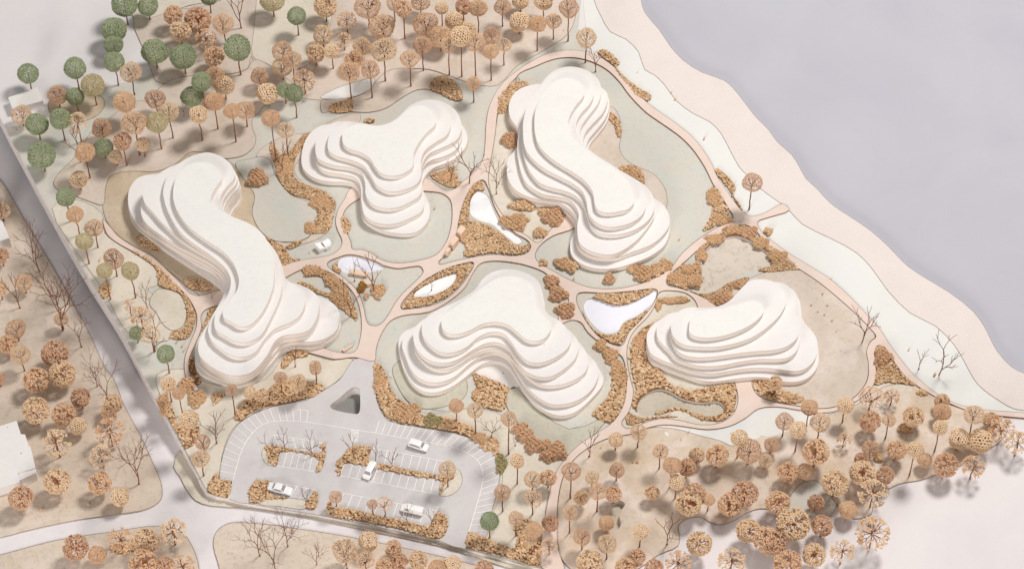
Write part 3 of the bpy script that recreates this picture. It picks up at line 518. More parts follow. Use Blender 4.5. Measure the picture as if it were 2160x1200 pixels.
# ------------------------------------------------------------------ loose material: gravel and moss
bmi = bmesh.new(); bmesh.ops.create_icosphere(bmi, subdivisions=1, radius=1)
ICO_V = np.array([v.co[:] for v in bmi.verts]); ICO_F = np.array([[v.index for v in f.verts] for f in bmi.faces]); bmi.free()
def rot_rand(n):
    q = NR.normal(size=(n, 4)); q /= np.linalg.norm(q, axis=1)[:, None]; a, b, c, d = q.T
    return np.array([[1-2*(c*c+d*d), 2*(b*c-a*d), 2*(b*d+a*c)], [2*(b*c+a*d), 1-2*(b*b+d*d), 2*(c*d-a*b)], [2*(b*d-a*c), 2*(c*d+a*b), 1-2*(b*b+c*c)]]).transpose(2, 0, 1)
def stones(P, rad, jit=.28, flat=1.0):
    n = len(P)
    if n == 0: return np.zeros((0, 3)), []
    base = ICO_V[None] * (1 + NR.uniform(-jit, jit, (n, 12, 1))) * NR.uniform(.55, 1.35, (n, 1, 3))
    V = np.einsum('nij,nkj->nki', rot_rand(n), base) * rad[:, None, None] * np.array([1, 1, flat]) + P[:, None]
    Fc = (ICO_F[None] + (np.arange(n) * 12)[:, None, None]).reshape(-1, 3)
    return V.reshape(-1, 3), Fc.tolist()
def fill(loop, area_per, margin=0):
    mn, mx = loop.min(0), loop.max(0); A = (mx - mn).prod(); n = int(A / area_per)
    P = NR.uniform(mn, mx, (max(n, 1), 2)); P = P[pip(P, loop)]
    for h in HOLES: P = P[~pip(P, h.mean(0) + (h - h.mean(0)) * 1.05)]
    return P
# grooved bed under the stones and the stones themselves, one heap per patch
GR = [
 ([(570,318),(572,300),(590,325),(610,322),(640,285),(658,282),(655,300),(632,320),(620,345),(622,375),(650,392),(685,405),(706,425),(706,442),(690,452),(672,450),(668,432),(648,420),(612,408),(592,385),(580,350)], 'fine crescent'),
 ([(672,452),(702,455),(700,470),(690,490),(672,492),(655,490),(662,475)], 'x'), ([(562,500),(575,508),(600,522),(615,545),(633,547),(610,556),(590,560),(583,540),(575,520)], 'x'),
 ([(605,520),(635,507),(637,511),(612,525)], 'x'), ([(693,226),(725,214),(742,208),(742,234),(695,236)], 'x'), ([(907,178),(925,162),(950,166),(968,185),(976,210),(960,213),(930,198),(908,188)], 'x'),
 ([(768,255),(775,251),(790,254),(788,259),(772,259)], 'x'),
 ([(1050,225),(1060,195),(1085,174),(1112,175),(1115,185),(1090,192),(1078,205),(1072,225),(1064,240),(1052,240)], 'x'), ([(1078,285),(1092,300),(1094,312),(1082,312)], 'x'),
 ([(1285,237),(1300,247),(1309,262),(1309,290),(1303,290),(1295,265),(1284,250)], 'x'), ([(1305,357),(1330,349),(1352,360),(1360,388),(1345,380)], 'x'),
 ([(1262,112),(1268,106),(1280,108),(1300,125),(1307,135),(1300,142),(1320,165),(1345,185),(1373,202),(1372,211),(1360,212),(1342,200),(1316,170),(1294,138),(1272,122)], 'x'),
 ([(1508,358),(1520,360),(1545,385),(1552,400),(1545,410),(1560,430),(1566,443),(1552,426),(1540,402),(1518,375)], 'x'),
 ([(1490,405),(1512,398),(1525,425),(1538,452),(1520,466),(1500,482),(1482,486),(1490,475),(1500,455),(1502,430)], 'x'),
 ([(1408,590),(1417,580),(1440,563),(1463,558),(1473,540),(1487,513),(1530,487),(1557,477),(1578,479),(1600,507),(1640,527),(1684,568),(1665,570),(1620,574),(1600,569),(1628,560),(1637,549),(1620,533),(1593,513),(1555,497),(1511,508),(1485,531),(1478,556),(1480,577),(1456,598),(1450,611),(1430,604),(1410,598)], 'fine'),
 ([(1455,614),(1480,620),(1510,615),(1535,598),(1580,585),(1578,592),(1550,605),(1540,625),(1525,640),(1510,643),(1480,625)], 'fine'),
 ([(1385,650),(1387,632),(1410,628),(1450,628),(1450,638),(1415,637),(1397,640),(1392,652)], 'fine'),
 ([(1395,674),(1375,684),(1357,692),(1334,720),(1329,750),(1336,800),(1342,822),(1336,850),(1343,868),(1395,873),(1430,864),(1455,873),(1478,886),(1525,888),(1544,870),(1553,842),(1547,812),(1500,817),(1488,820),(1450,824),(1410,808),(1395,785),(1370,770),(1362,740),(1362,705)], 'big'),
 ([(1325,870),(1345,880),(1390,880),(1430,880),(1400,878),(1360,888),(1322,895)], 'x'),
 ([(1292,793),(1318,790),(1319,827),(1310,860),(1288,891),(1250,872),(1275,845),(1290,820)], 'big'),
 ([(998,788),(1022,796),(1073,818),(1068,835),(1066,860),(1050,865),(1020,857),(995,840),(995,832),(1005,818)], 'big'),
 ([(997,556),(997,563),(990,573),(968,603),(935,630),(900,643),(862,649),(850,650),(848,645),(862,625),(895,595),(940,570),(980,557)], 'x'),
 ([(1250,627),(1262,621),(1293,620),(1340,616),(1378,611),(1353,627),(1323,640),(1297,643),(1273,637),(1253,630)], 'x'),
 ([(1228,655),(1245,690),(1270,705),(1300,705),(1315,683),(1345,668),(1366,652),(1347,678),(1325,700),(1311,725),(1300,726),(1268,711),(1242,683)], 'x'),
 ([(967,505),(968,480),(978,468),(1010,470),(1040,482),(1058,495),(1080,512),(1100,520),(1117,515),(1118,522),(1110,531),(1085,537),(1040,533),(990,540),(978,538),(985,520)], 'x'),
 ([(1002,388),(985,412),(974,440),(968,475),(985,468),(990,440),(993,420),(1008,402),(1020,403),(1016,385)], 'x'),
 ([(702,560),(712,553),(712,563),(720,572),(713,576),(704,569)], 'x'),
 ([(908,370),(935,360),(960,350),(956,362),(962,380),(974,384),(968,393),(955,396),(935,390)], 'fine'),
 ([(722,458),(730,460),(740,475),(735,490),(728,493),(720,475)], 'x'),
 ([(637,565),(667,560),(687,573),(707,587),(727,600),(740,627),(753,660),(753,675),(740,667),(713,643),(700,630),(673,620),(653,610),(627,600),(630,595),(653,600),(673,613),(690,618),(703,617),(687,597),(677,583),(653,582),(638,573)], 'fine'),
 ([(290,498),(310,503),(337,523),(337,528),(307,523),(290,510)], 'x'), ([(387,590),(410,588),(440,600),(446,610),(425,613),(400,608)], 'x'),
 ([(280,530),(318,548),(346,575),(372,603),(398,633),(412,665),(406,697),(396,712),(377,716),(357,710),(367,699),(385,695),(395,670),(392,640),(378,618),(350,608),(334,600),(333,587),(327,563),(300,543)], 'x'),
 ([(207,612),(225,596),(232,605),(232,622),(218,630),(212,620)], 'x'), ([(440,655),(462,648),(455,660),(440,690),(427,705),(428,690),(436,670)], 'x'),
 ([(395,760),(408,755),(413,785),(425,805),(415,812),(404,790)], 'sparse'),
 ([(495,878),(505,858),(530,840),(560,830),(590,800),(620,798),(650,806),(680,812),(683,822),(650,838),(610,848),(570,856),(535,866),(505,888)], 'big'),
 ([(592,770),(605,748),(640,738),(650,750),(620,757),(600,777)], 'x'),
 ([(330,845),(345,840),(358,850),(370,880),(372,895),(400,895),(420,900),(410,935),(392,945),(378,920),(357,885)], 'big'), ([(437,1035),(450,1005),(461,1003),(466,1012),(487,1016),(480,1048),(460,1045)], 'big'),
 ([(448,832),(475,832),(465,842),(452,853)], 'x'),
 ([(791,768),(800,768),(815,790),(830,830),(860,855),(900,880),(960,885),(1000,905),(1040,940),(1062,965),(1058,985),(1042,955),(1020,932),(1000,924),(957,910),(873,895),(822,882),(810,870),(798,845),(792,810)], 'big'),
 ([(989,1124),(1025,1136),(1060,1150),(1085,1155),(1092,1130),(1083,1112),(1105,1095),(1130,1105),(1140,1140),(1138,1192),(1090,1180),(1040,1165),(986,1152)], 'big'),
 ([(1590,802),(1615,800),(1650,825),(1695,840),(1690,848),(1660,852),(1640,846),(1605,834),(1590,815)], 'big'),
 ([(1849,734),(1862,731),(1885,764),(1908,795),(1930,812),(1900,809),(1870,806),(1845,812),(1848,780)], 'x'),
 ([(557,942),(590,942),(677,955),(682,935),(686,940),(685,967),(677,990),(668,995),(672,967),(592,953),(583,982),(568,973),(563,953)], 'park'),
 ([(713,973),(727,957),(743,943),(782,944),(777,971),(820,982),(873,993),(930,1002),(957,1000),(957,1008),(940,1017),(933,1033),(927,1043),(932,1015),(873,1003),(813,991),(773,982),(727,977),(720,990),(717,1003),(712,997)], 'park'),
 ([(525,1050),(527,1030),(540,1018),(560,1013),(574,1017),(568,1038),(580,1046),(607,1051),(560,1053),(545,1060),(530,1059)], 'park'), ([(646,1057),(655,1047),(666,1036),(671,1045),(670,1057),(663,1074),(646,1071)], 'park'),
 ([(690,1065),(697,1057),(702,1070),(717,1070),(790,1085),(860,1100),(905,1110),(915,1092),(922,1082),(938,1085),(945,1100),(940,1122),(927,1135),(860,1119),(780,1101),(692,1083)], 'park'),
 ([(234,1150),(260,1147),(287,1150),(282,1162),(262,1168),(240,1163)], 'low'),
]
gnames = ['beside the upper left meadow', 'below the crescent', 'beside the long left building', 'in the left meadow', 'on the upper tan sheet', 'at the top bank', 'behind the three lobed building']
for gi, (pts, kd) in enumerate(GR):
    low = kd == 'low'; zb = lowz(260, 1155) + 2 if low else Z3
    cxy = np.array(pts, float).mean(0)
    if kd == 'park': zb = Z3 + 1.4
    loop = world_loop(pts, zb, 3)
    # ground bed slightly inset
    VV, FF, mi, bd, top = cdt_sheet(loop, [] if low else HOLES, zb + .55 + .02 * (gi % 9), 1.2, 0 if low else 14, (lambda V: np.zeros(len(V))) if low else None)
    o = mesh_obj('gravel_bed', VV, FF, [M['gravel_bed'], M['gravel_bed']], mi); tag(o, 'brown bed under a patch of tan gravel', kind='structure')
    ap, r0, r1 = {'fine': (4.6, .9, 1.9), 'fine crescent': (4.8, .9, 2.0), 'big': (11, 1.2, 3.5), 'park': (9.5, 1.2, 3.1), 'sparse': (45, 1, 2.2), 'low': (12, 2, 3.6)}.get(kd, (6.6, 1.0, 2.7))
    P = fill(loop, ap * .72); rad = NR.uniform(r0, r1, len(P)) ** 1.0
    rad[NR.random(len(P)) < .04] *= 1.5
    hz = (0 if low else H(P[:, 0], P[:, 1])) + zb + .6 + NR.random(len(P)) * r1 * .9
    V, Fc = stones(np.c_[P, hz], rad, .36, .62)
    a, b = cxy
    where = ('at left' if a < 620 else 'in the middle' if a < 1240 else 'at right')
    go = mesh_obj('gravel', V, Fc, M['gravel']); tag(go, 'heap of small tan wooden chips used as gravel, ' + where, 'gravel', 'patches of tan chip gravel', 'stuff')
# moss clumps: (px, py, rx, ry, height, tone, label)
MOSS = [
 (543,373,21,19,22,'r','lumpy tan moss bush alone on the pale meadow right of the long left building'),
 (1073,293,15,15,20,'r','dark tan moss ball left of the bean shaped building'),
 (1104,432,26,10,14,'g','loose chip heap under the left flank of the bean shaped building'),
 (1150,448,14,8,12,'g','small chip heap joining the round bush below the bean shaped building'),
 (1167,455,22,18,20,'r','round moss bush at the waist of the bean shaped building'),
 (1086,466,30,17,14,'m','long low moss hump beside the teardrop pond'),
 (1139,490,15,10,11,'g','small chip mound near the tip of the cream garden'),
 (1187,554,18,12,12,'m','pale moss pad below left of the bean shaped building'),
 (1207,562,11,12,12,'g','small chip pile touching the pale moss pad'),
 (1146,553,8,6,8,'g','tiny chip pile on the footpath corner'),
 (1211,531,0.1,0.1,0,'',''),
 (1285,586,12,10,16,'r','small frayed tuft in front of the bean shaped building'),
 (1358,573,25,16,18,'m','big sandy moss bush at the right foot of the bean shaped building'),
 (1385,568,14,12,13,'g','sandy lump right of the big moss bush by the path'),
 (1403,558,15,12,14,'g','chip mound nearest the path fork below the bean shaped building'),
 (1332,568,9,6,7,'g','low chips left of the big moss bush'),
 (1163,592,15,14,14,'r','rust moss tuft at the path, topmost of three behind the boomerang building'),
 (1177,618,19,15,16,'r','rust moss tuft, middle of three behind the boomerang building'),
 (1193,652,20,16,16,'r','rust moss tuft, lowest of three behind the boomerang building'),
 (1267,727,13,13,11,'m','sandy moss strip, upper end, right of the boomerang building'),
 (1288,748,15,16,13,'m','sandy moss strip, second piece, right of the boomerang building'),
 (1303,775,15,16,13,'m','sandy moss strip, third piece, right of the boomerang building'),
 (1308,797,15,12,13,'m','sandy moss strip, lower end, right of the boomerang building'),
 (1098,902,17,12,15,'r','moss bush at the upper end of the hedge above the lower path'),
 (1110,916,18,13,17,'r','moss bush, second in the hedge above the lower path'),
 (1127,935,20,15,18,'r','moss bush, third in the hedge above the lower path'),
 (1153,938,13,12,17,'r','moss bush, fourth in the hedge above the lower path'),
 (1155,958,15,12,15,'r','moss bush, low one in the hedge above the lower path'),
 (1178,948,17,18,20,'r','moss bush at the lower end of the hedge near the pink path'),
 (800,802,12,22,11,'m','tall sandy moss strip along the drive right of the triangular opening'),
 (855,865,30,19,16,'m','wide sandy moss mound at the top right of the car park'),
 (913,885,21,13,13,'o','olive moss mound right of the sandy mound above the parking bays'),
 (945,893,18,9,10,'m','low moss mound above the right parking bays'),
 (1010,922,15,10,10,'m','small moss mound at the bend of the car park'),
 (1057,975,11,19,14,'o','dark olive netted bush at the right edge of the car park'),
 (1034,935,18,14,11,'g','chip mound at the upper right car park corner'),
 (395,808,16,14,16,'m','pale moss arch on the left lawn above the wall'),
 (415,838,18,16,14,'m','pale moss mound on the left lawn right of the slim trees'),
 (345,850,9,24,9,'m','thin moss strip along the rim wall'),
 (1862,750,19,17,20,'r','shaggy moss bush on the gravel wedge by the shore path'),
 (1908,908,15,9,11,'g','small pile of chips between the trees at right'),
 (1851,968,8,8,8,'g','tiny pile of chips left of the lower right trees'),
 (763,604,8,10,15,'k','dark golden ball bush beside the pink bench blocks'),
 (798,612,15,15,9,'m','flat sandy mound behind the tall twig in the triangular lawn'),
 (773,624,4,5,9,'m','tiny tuft below the golden ball bush'),
 (1428,585,21,12,10,'m','sandy hummock at the left tip of the sunken basin garden'),
 (1452,566,18,10,9,'m','sandy hummock, second along the left of the sunken basin'),
 (1463,590,20,12,10,'m','sandy hummock beside the lower left of the sunken basin'),
 (1480,535,12,14,9,'m','narrow sandy ridge upper left of the sunken basin'),
 (1508,503,20,10,9,'m','sandy ridge at the top left of the sunken basin'),
 (1545,483,18,9,10,'m','sandy ridge left of the path fork near the beach'),
 (1577,488,20,12,13,'r','darker mound at the path fork near the beach'),
 (1603,510,17,12,9,'m','sandy ridge at the top right of the sunken basin'),
 (1640,540,20,14,8,'m','sandy ridge running down right of the sunken basin'),
 (1525,628,24,13,10,'r','brown brushed moss strip behind the kidney shaped building'),
 (1560,600,18,8,8,'r','brown brushed moss strip right part behind the kidney shaped building'),
 (1420,633,32,5,8,'m','thin curved moss bar on the dark lawn above the kidney shaped building'),
 (1389,645,6,8,8,'m','short end piece of the curved moss bar'),
 (1505,415,14,18,9,'m','upper sandy block at the right corner of the ring path'),
 (1522,462,22,10,12,'m','long sandy block at the right corner of the ring path'),
 (1380,708,17,25,9,'r','reddish brushed moss at the left foot of the kidney shaped building'),
 (1350,720,14,18,8,'r','reddish brushed moss patch beside the narrow path'),
 (716,625,20,18,9,'m','bumpy sandy mound under the thin twig right of the left building'),
 (700,590,16,12,8,'m','sandy mound along the crescent garden right of the left building'),
 (662,572,22,9,8,'m','sandy mound at the upper end of the crescent garden'),
 (1621,487,9,6,8,'g','little chips on the shore bank near the jetty path'),
 (1575,403,0.1,0.1,0,'',''),
 (1945,828,10,5,6,'g','loose chips on the hill near the shore path'),
 (1662,835,12,7,8,'g','chips on the bed below the kidney shaped building'),
 (1334,365,16,13,11,'m','sandy moss clump on the right shoulder of the bean shaped building'),
 (655,480,14,12,6,'m','sandy moss patch below the crescent'),
 (675,425,22,15,7,'m','sandy moss patch at the bend of the crescent'),
 (600,353,14,22,6,'m','sandy moss patch at the top of the crescent'),
 (948,372,18,10,7,'m','sandy moss patch under the leaning twig'),
]
TONE = {'r': 'moss_rust', 'm': 'moss_tan', 'g': 'gravel', 'o': 'moss_olive', 'k': 'moss_gold'}
granular('moss_olive', [srgb(165, 152, 110), srgb(178, 165, 120), srgb(188, 172, 128)])
granular('moss_gold', [srgb(160, 112, 50), srgb(178, 130, 66), srgb(190, 142, 78)])
for (px, py, rx, ry, hh, tn, lab) in MOSS:
    if hh == 0: continue
    x0, y0 = unproj(px, py + hh * .28, Z3)
    k = kscale(x0, y0); rx_, ry_ = rx / k, ry / k / .80; hh_ = hh / k
    n = int((rx_ * ry_ * 3.2 + (rx_ + ry_) * hh_ * 1.6) / (5.5 if tn == 'g' else 2.3)) + 12
    th = NR.uniform(0, 2*math.pi, n); u = np.sqrt(NR.random(n)); 
    lob = 1 + .16*np.sin(3*th + px) + .1*np.sin(5*th + py) + .07*np.sin(9*th+px*.3)
    X, Y = u*np.cos(th)*rx_*lob, u*np.sin(th)*ry_*lob
    Zt = np.sqrt(np.clip(1 - u**2, 0, 1)) * hh_ * (.8 + .25*np.sin(X*.55 + px)*np.cos(Y*.6))
    rad = NR.uniform(.75, 1.9, n) if tn != 'g' else NR.uniform(1.4, 3.2, n)
    V, Fc = stones(np.c_[X, Y, Zt + .3], rad, .3)
    # solid core
    core = ICO_V.copy(); bmc = bmesh.new(); bmesh.ops.create_icosphere(bmc, subdivisions=2, radius=1)
    cv = np.array([v.co[:] for v in bmc.verts]); cf = [[v.index + len(V) for v in f.verts] for f in bmc.faces]; bmc.free()
    cv = cv * [rx_*.86, ry_*.86, hh_*.82]; cv[:, 2] = np.maximum(cv[:, 2], -1)
    V = np.vstack([V, cv]); Fc = Fc + cf
    g = float(H(x0, y0)) + Z3
    o = mesh_obj('chip_mound' if tn == 'g' else 'moss_bush', V, Fc, M[TONE[tn]], None, None, False, (x0, y0, g))
    tag(o, lab, 'mound' if tn == 'g' else 'bush', 'moss bushes and chip mounds')
# single pebbles
PEB = [(1735,620,'on the tan disc, topmost'),(1711,644,'on the tan disc, nearest the building'),(1745,644,'on the tan disc, beside the top one'),(1725,658,'on the tan disc, middle left'),(1739,664,'on the tan disc, middle'),(1755,677,'on the tan disc, lower'),(1764,700,'on the tan disc, lowest'),
 (917,440,'on the lawn right of the three lobed building'),(653,533,'beside the folded white pavilion'),(1211,588,'at the lower edge of the bean shaped building lawn'),(1486,292,'large, on the white bank'),(1345,152,'on the upper white bank'),(1416,196,'on the beach edge'),(1424,210,'on the beach near the bank line'),
 (1211,543,'close to the front of the bean shaped building'),(1080,553,'on the footpath above the boomerang building'),(1433,505,'on the lawn right of the bean shaped building'),(1753,589,'on the outer path at right'),(1917,737,'on the white bank near two twigs'),(1972,790,'pale round one at the foot of the big shore twig'),
 (1267,945,'at the turn of the lower path'),(1335,977,'left one of two on the pale hill'),(1344,978,'right one of two on the pale hill'),(1241,1092,'white one on the hill above the lower trees'),(187,1065,'white one on the lower left block'),(210,550,'on the lawn above the rim wall'),(1452,914,'on the hill near the ring path'),(1436,930,'below the other on the hill'),(385,730,'beside the left footpath'),(373,722,'left of the left footpath'),(388,740,'lowest beside the left footpath'),(87,1075,'dark one on the lower left block')]
for px, py, wl in PEB:
    low = is_low(px, py); z = lowz(px, py) + 1.5 if low else Z3 + .5
    x, y = unproj(px, py, z); r = 4.2 if 'large' in wl or 'round' in wl else R.uniform(2.0, 3.0)
    V, Fc = stones(np.array([[0, 0, r*.5]]), np.array([r]), .15)
    o = mesh_obj('pebble', V, Fc, M['gravel' if 'white' not in wl else 'block_peach'], None, None, False, (x, y, z + (0 if low else float(H(x, y)))))
    tag(o, 'small tan pebble ' + wl, 'pebble', 'single pebbles')
# ------------------------------------------------------------------ trees
def tubes(segs, sides=4):
    a = np.array([s[0] for s in segs], float); b = np.array([s[1] for s in segs], float); ra = np.array([s[2] for s in segs]); rb = np.array([s[3] for s in segs])
    d = b - a; L = np.linalg.norm(d, axis=1)[:, None]; L[L == 0] = 1; d /= L
    ref = np.where(np.abs(d[:, 2:3]) > .9, [[1.0, 0, 0]], [[0, 0, 1.0]]); u = np.cross(d, ref); u /= np.linalg.norm(u, axis=1)[:, None]; v = np.cross(d, u)
    an = np.arange(sides) * 2*math.pi/sides; ring = np.cos(an)[None, :, None]*u[:, None] + np.sin(an)[None, :, None]*v[:, None]
    A = a[:, None] + ring*ra[:, None, None]; Bq = b[:, None] + ring*rb[:, None, None]
    V = np.concatenate([A, Bq], 1).reshape(-1, 3); n = len(segs); base = np.arange(n)*2*sides
    fs = []
    for i in range(sides):
        j = (i+1) % sides; fs.append(np.c_[base+i, base+j, base+sides+j, base+sides+i])
    return V, np.concatenate(fs).tolist()
OCT = np.array([[1,0,0],[-1,0,0],[0,1,0],[0,-1,0],[0,0,1],[0,0,-1]], float); OCF = np.array([[0,2,4],[2,1,4],[1,3,4],[3,0,4],[2,0,5],[1,2,5],[3,1,5],[0,3,5]])
def knobs(P, rad):
    n = len(P); V = np.einsum('nij,kj->nki', rot_rand(n), OCT) * NR.uniform(.7, 1.3, (n, 6, 1)) * rad[:, None, None] + P[:, None]
    return V.reshape(-1, 3), (OCF[None] + (np.arange(n)*6)[:, None, None]).reshape(-1, 3).tolist()
def join(*parts):
    V, Fc, k = [], [], 0
    for v, f in parts:
        V.append(v); Fc += [[i + k for i in q] for q in f]; k += len(v)
    return np.vstack(V), Fc
def mk_mesh(name, V, Fc, mat):
    me = bpy.data.meshes.new(name); me.from_pydata(np.asarray(V).tolist(), [], Fc); me.materials.append(mat); me.update(); return me
def goldberg(sub):
    bm_ = bmesh.new(); bmesh.ops.create_icosphere(bm_, subdivisions=sub, radius=1); bm_.faces.ensure_lookup_table()
    C = np.array([f.calc_center_median()[:] for f in bm_.faces]); C /= np.linalg.norm(C, axis=1)[:, None]
    Eg = [(e.link_faces[0].index, e.link_faces[1].index) for e in bm_.edges if len(e.link_faces) == 2]; bm_.free(); return C, np.array(Eg)
GC3, GE3 = goldberg(4)
GC2, GE2 = goldberg(3)
def lattice(GC, GE, keep, rt, kn, seed, squash=.93, wob=.05, topcut=None):
    rg = np.random.default_rng(seed); n = len(GC)
    ph = rg.uniform(0, 6.28, 6)
    rr = 1 + wob*(np.sin(4*GC[:, 0] + ph[0])*np.cos(3*GC[:, 1] + ph[1]) + .6*np.sin(5*GC[:, 2] + ph[2])) + rg.uniform(-.02, .02, n)
    P = (GC + rg.normal(0, .022, (n, 3))) * rr[:, None]; P[:, 2] *= squash
    k = rg.random(len(GE)) < keep
    mz = (P[GE[:, 0], 2] + P[GE[:, 1], 2]) / 2
    if topcut is not None: k &= mz > topcut
    Ek = GE[k]; segs = [(P[i], P[j], rt*rg.uniform(.8, 1.25), rt*rg.uniform(.8, 1.25)) for i, j in Ek]
    used = np.unique(Ek)
    Q = P[used]; 
    q2 = Q[rg.random(len(Q)) < kn] * rg.uniform(1.0, 1.07, (1,))
    return join(tubes(segs, 3), knobs(q2, rg.uniform(.03, .052, len(q2))))
def fib(n, lo=-1):
    i = np.arange(n) + .5; z = 1 - (1 - lo) * i / n; r = np.sqrt(1 - z*z); a = i * 2.39996; return np.c_[r*np.cos(a), r*np.sin(a), z]
def orth(d, rg):
    v = rg.normal(size=3); v -= d*np.dot(v, d); return v/np.linalg.norm(v)
def fan(seed, nprim=20, dens=3, lo=-.75):
    rg = np.random.default_rng(seed); br, fo, kn = [], [], []
    for d in fib(nprim, lo):
        d = d + rg.normal(0, .12, 3); d /= np.linalg.norm(d)
        o0 = d*.06; p1 = d*rg.uniform(.4, .5); br.append((o0, p1, .032, .022))
        for _ in range(dens):
            e = d + orth(d, rg)*rg.uniform(.25, .42); e /= np.linalg.norm(e); p2 = p1*.55 + e*rg.uniform(.42, .5)
            br.append((p1, p2, .022, .017))
            for _ in range(dens):
                g = e + orth(e, rg)*rg.uniform(.12, .3); g /= np.linalg.norm(g); p3 = g*rg.uniform(.84, .93); fo.append((p2, p3, .026, .028))
                for _ in range(3):
                    q = g + orth(g, rg)*rg.uniform(.05, .15); q /= np.linalg.norm(q); p4 = q*rg.uniform(.96, 1.05); fo.append((p3, p4, .034, .042)); kn.append(p4)
    kn = np.array(kn)
    return tubes(br, 4), join(tubes(fo, 3), knobs(kn, rg.uniform(.045, .07, len(kn))))
def vase(seed, n=8):
    """dark branches rising from the bottom of the crown"""
    rg = np.random.default_rng(seed); br = []
    base = np.array([0, 0, -1.0]); mid = np.array([0, 0, -.35]); br.append((base, mid, .075, .055))
    for i in range(n):
        a = i*2.4 + rg.uniform(-.3, .3); t = rg.uniform(0, 1); s = base*(1-t)*.6 + mid*(1-(1-t)*.6)
        el = rg.uniform(.1, 1.2); d = np.array([math.cos(a)*math.cos(el), math.sin(a)*math.cos(el), math.sin(el)])
        m = s + (d*.9 - s)*.5 + np.array([0, 0, -.08]); e = d*.92
        br += [(s, m, .042, .03), (m, e, .03, .018)]
        for _ in range(2):
            e2 = d + orth(d, rg)*.45; e2 = e2/np.linalg.norm(e2)*.92; br.append((m, e2, .024, .014))
    return tubes(br, 4)
def sprig(seed, spread=.55, nlev=4, dense=2, first=.32):
    """a bare twig, height 1"""
    rg = np.random.default_rng(seed); out = []
    def grow(p, d, L, r, lev, az):
        m = p + d*L*.5 + orth(d, rg)*L*.035; q = p + d*L
        out.append((p, m, r, r*.88)); out.append((m, q, r*.88, r*.76))
        if lev == 0: return
        nb = 3 if lev == nlev or rg.random() < .12*dense else 2
        u = np.cross(d, [0, 0, 1.0]) if abs(d[2]) < .99 else np.array([1.0, 0, 0]); u /= np.linalg.norm(u); v = np.cross(d, u)
        a0 = az + math.pi/2 + rg.uniform(-.5, .5)
        for i in range(nb):
            t = a0 + i*2*math.pi/nb + rg.uniform(-.25, .25); tl = rg.uniform(.32, .62)*spread/.55
            e = d + (u*math.cos(t) + v*math.sin(t))*tl; e[2] = max(e[2], .1) + .14; e /= np.linalg.norm(e)
            grow(q if i < 2 else m, e, L*rg.uniform(.66, .9), r*.74, lev-1, t)
    grow(np.zeros(3), np.array([rg.normal(0, .04), rg.normal(0, .04), 1.0]), first, .0125 if nlev < 5 else .0105, nlev, rg.uniform(0, 3))
    top = max(s[1][2] for s in out); out = [(np.array(a)/top, np.array(b)/top, ra, rb) for a, b, ra, rb in out]
    return tubes(out, 5), out
ME = {}
for nm, mt in (('green', 'crown_green'), ('olive', 'crown_olive')):
    ME[nm] = [(mk_mesh('foliage', *lattice(GC3, GE3, .84, .036, .6, 11 + i, .95, .03), M[mt]), None) for i in range(3)]
ME['net'] = []
for i in range(5):
    V, Fc = lattice(*((GC3, GE3, .8, .034) if i % 2 else (GC2, GE2, .97, .066)), .7, 31 + i, .92, .06)
    b_, f_ = fan(60 + i, 10, 2, -.5)
    ME['net'].append((mk_mesh('foliage', V, Fc, M['crown_tan' if i % 2 else 'crown_pale']), mk_mesh('branches', *b_, M['bark'])))
ME['fan'] = []
for i in range(6):
    b_, f_ = fan(80 + i, 27 + 2*(i % 3), 3, -.85); ME['fan'].append((mk_mesh('foliage', *f_, M[['crown_tan', 'crown_rust', 'crown_pale'][i % 3]]), mk_mesh('branches', *b_, M['stem_tan'])))
ME['airy'] = []
for i in range(4):
    b_, f_ = fan(95 + i, 18, 2, -.6); ME['airy'].append((mk_mesh('foliage', *f_, M[['crown_tan', 'crown_pale'][i % 2]]), mk_mesh('branches', *b_, M['bark'])))
ME['open'] = []
for i in range(6):
    V, Fc = lattice(GC3, GE3, .60, .024, .4, 51 + i, .98, .07); ME['open'].append((mk_mesh('foliage', V, Fc, M[['crown_tan', 'crown_rust', 'crown_pale'][i % 3]]), mk_mesh('branches', *vase(40 + i, 9), M['twig'])))
ME['dome'] = []
for i in range(2):
    V, Fc = lattice(GC2, GE2, .7, .038, .8, 71 + i, .95, .08, .1); ME['dome'].append((mk_mesh('foliage', V, Fc, M['crown_tan']), mk_mesh('branches', *vase(140 + i, 9), M['twig'])))
ME['bare'] = [mk_mesh('branches', *sprig(200 + i, [.5, .65, .45, .6][i % 4], 3, 2)[0], M['twig']) for i in range(6)]
ME['bigbare'] = [mk_mesh('branches', *sprig(300 + i, [.6, .7, .5][i % 3], 5, 2, .22)[0], M['twig']) for i in range(5)]
ME['vtwig'] = [mk_mesh('branches', *sprig(400 + i, .42, 2, 1, .4)[0], M['twig']) for i in range(4)]
def trunk_mesh(seed):
    rg = np.random.default_rng(seed); V, Fc = [], []; off = np.vstack([[0, 0], rg.normal(0, .4, (4, 2)), [0, 0]])
    for i, z_ in enumerate(np.linspace(0, 1, 6)):
        r_ = [1.5, 1.1, 1.0, 1.0, .95, .9][i]
        V += [(off[i, 0] + r_*math.cos(q), off[i, 1] + r_*math.sin(q), z_) for q in np.arange(7)*2*math.pi/7]
    for i in range(5): Fc += [[i*7+j, i*7+(j+1) % 7, (i+1)*7+(j+1) % 7, (i+1)*7+j] for j in range(7)]
    Fc.append(list(range(35, 42))); return mk_mesh('trunk', V, Fc, M['bark'])
TR = [trunk_mesh(i) for i in range(4)]; TRD = [trunk_mesh(10 + i) for i in range(3)]
for m_ in TRD: m_.materials[0] = M['twig']
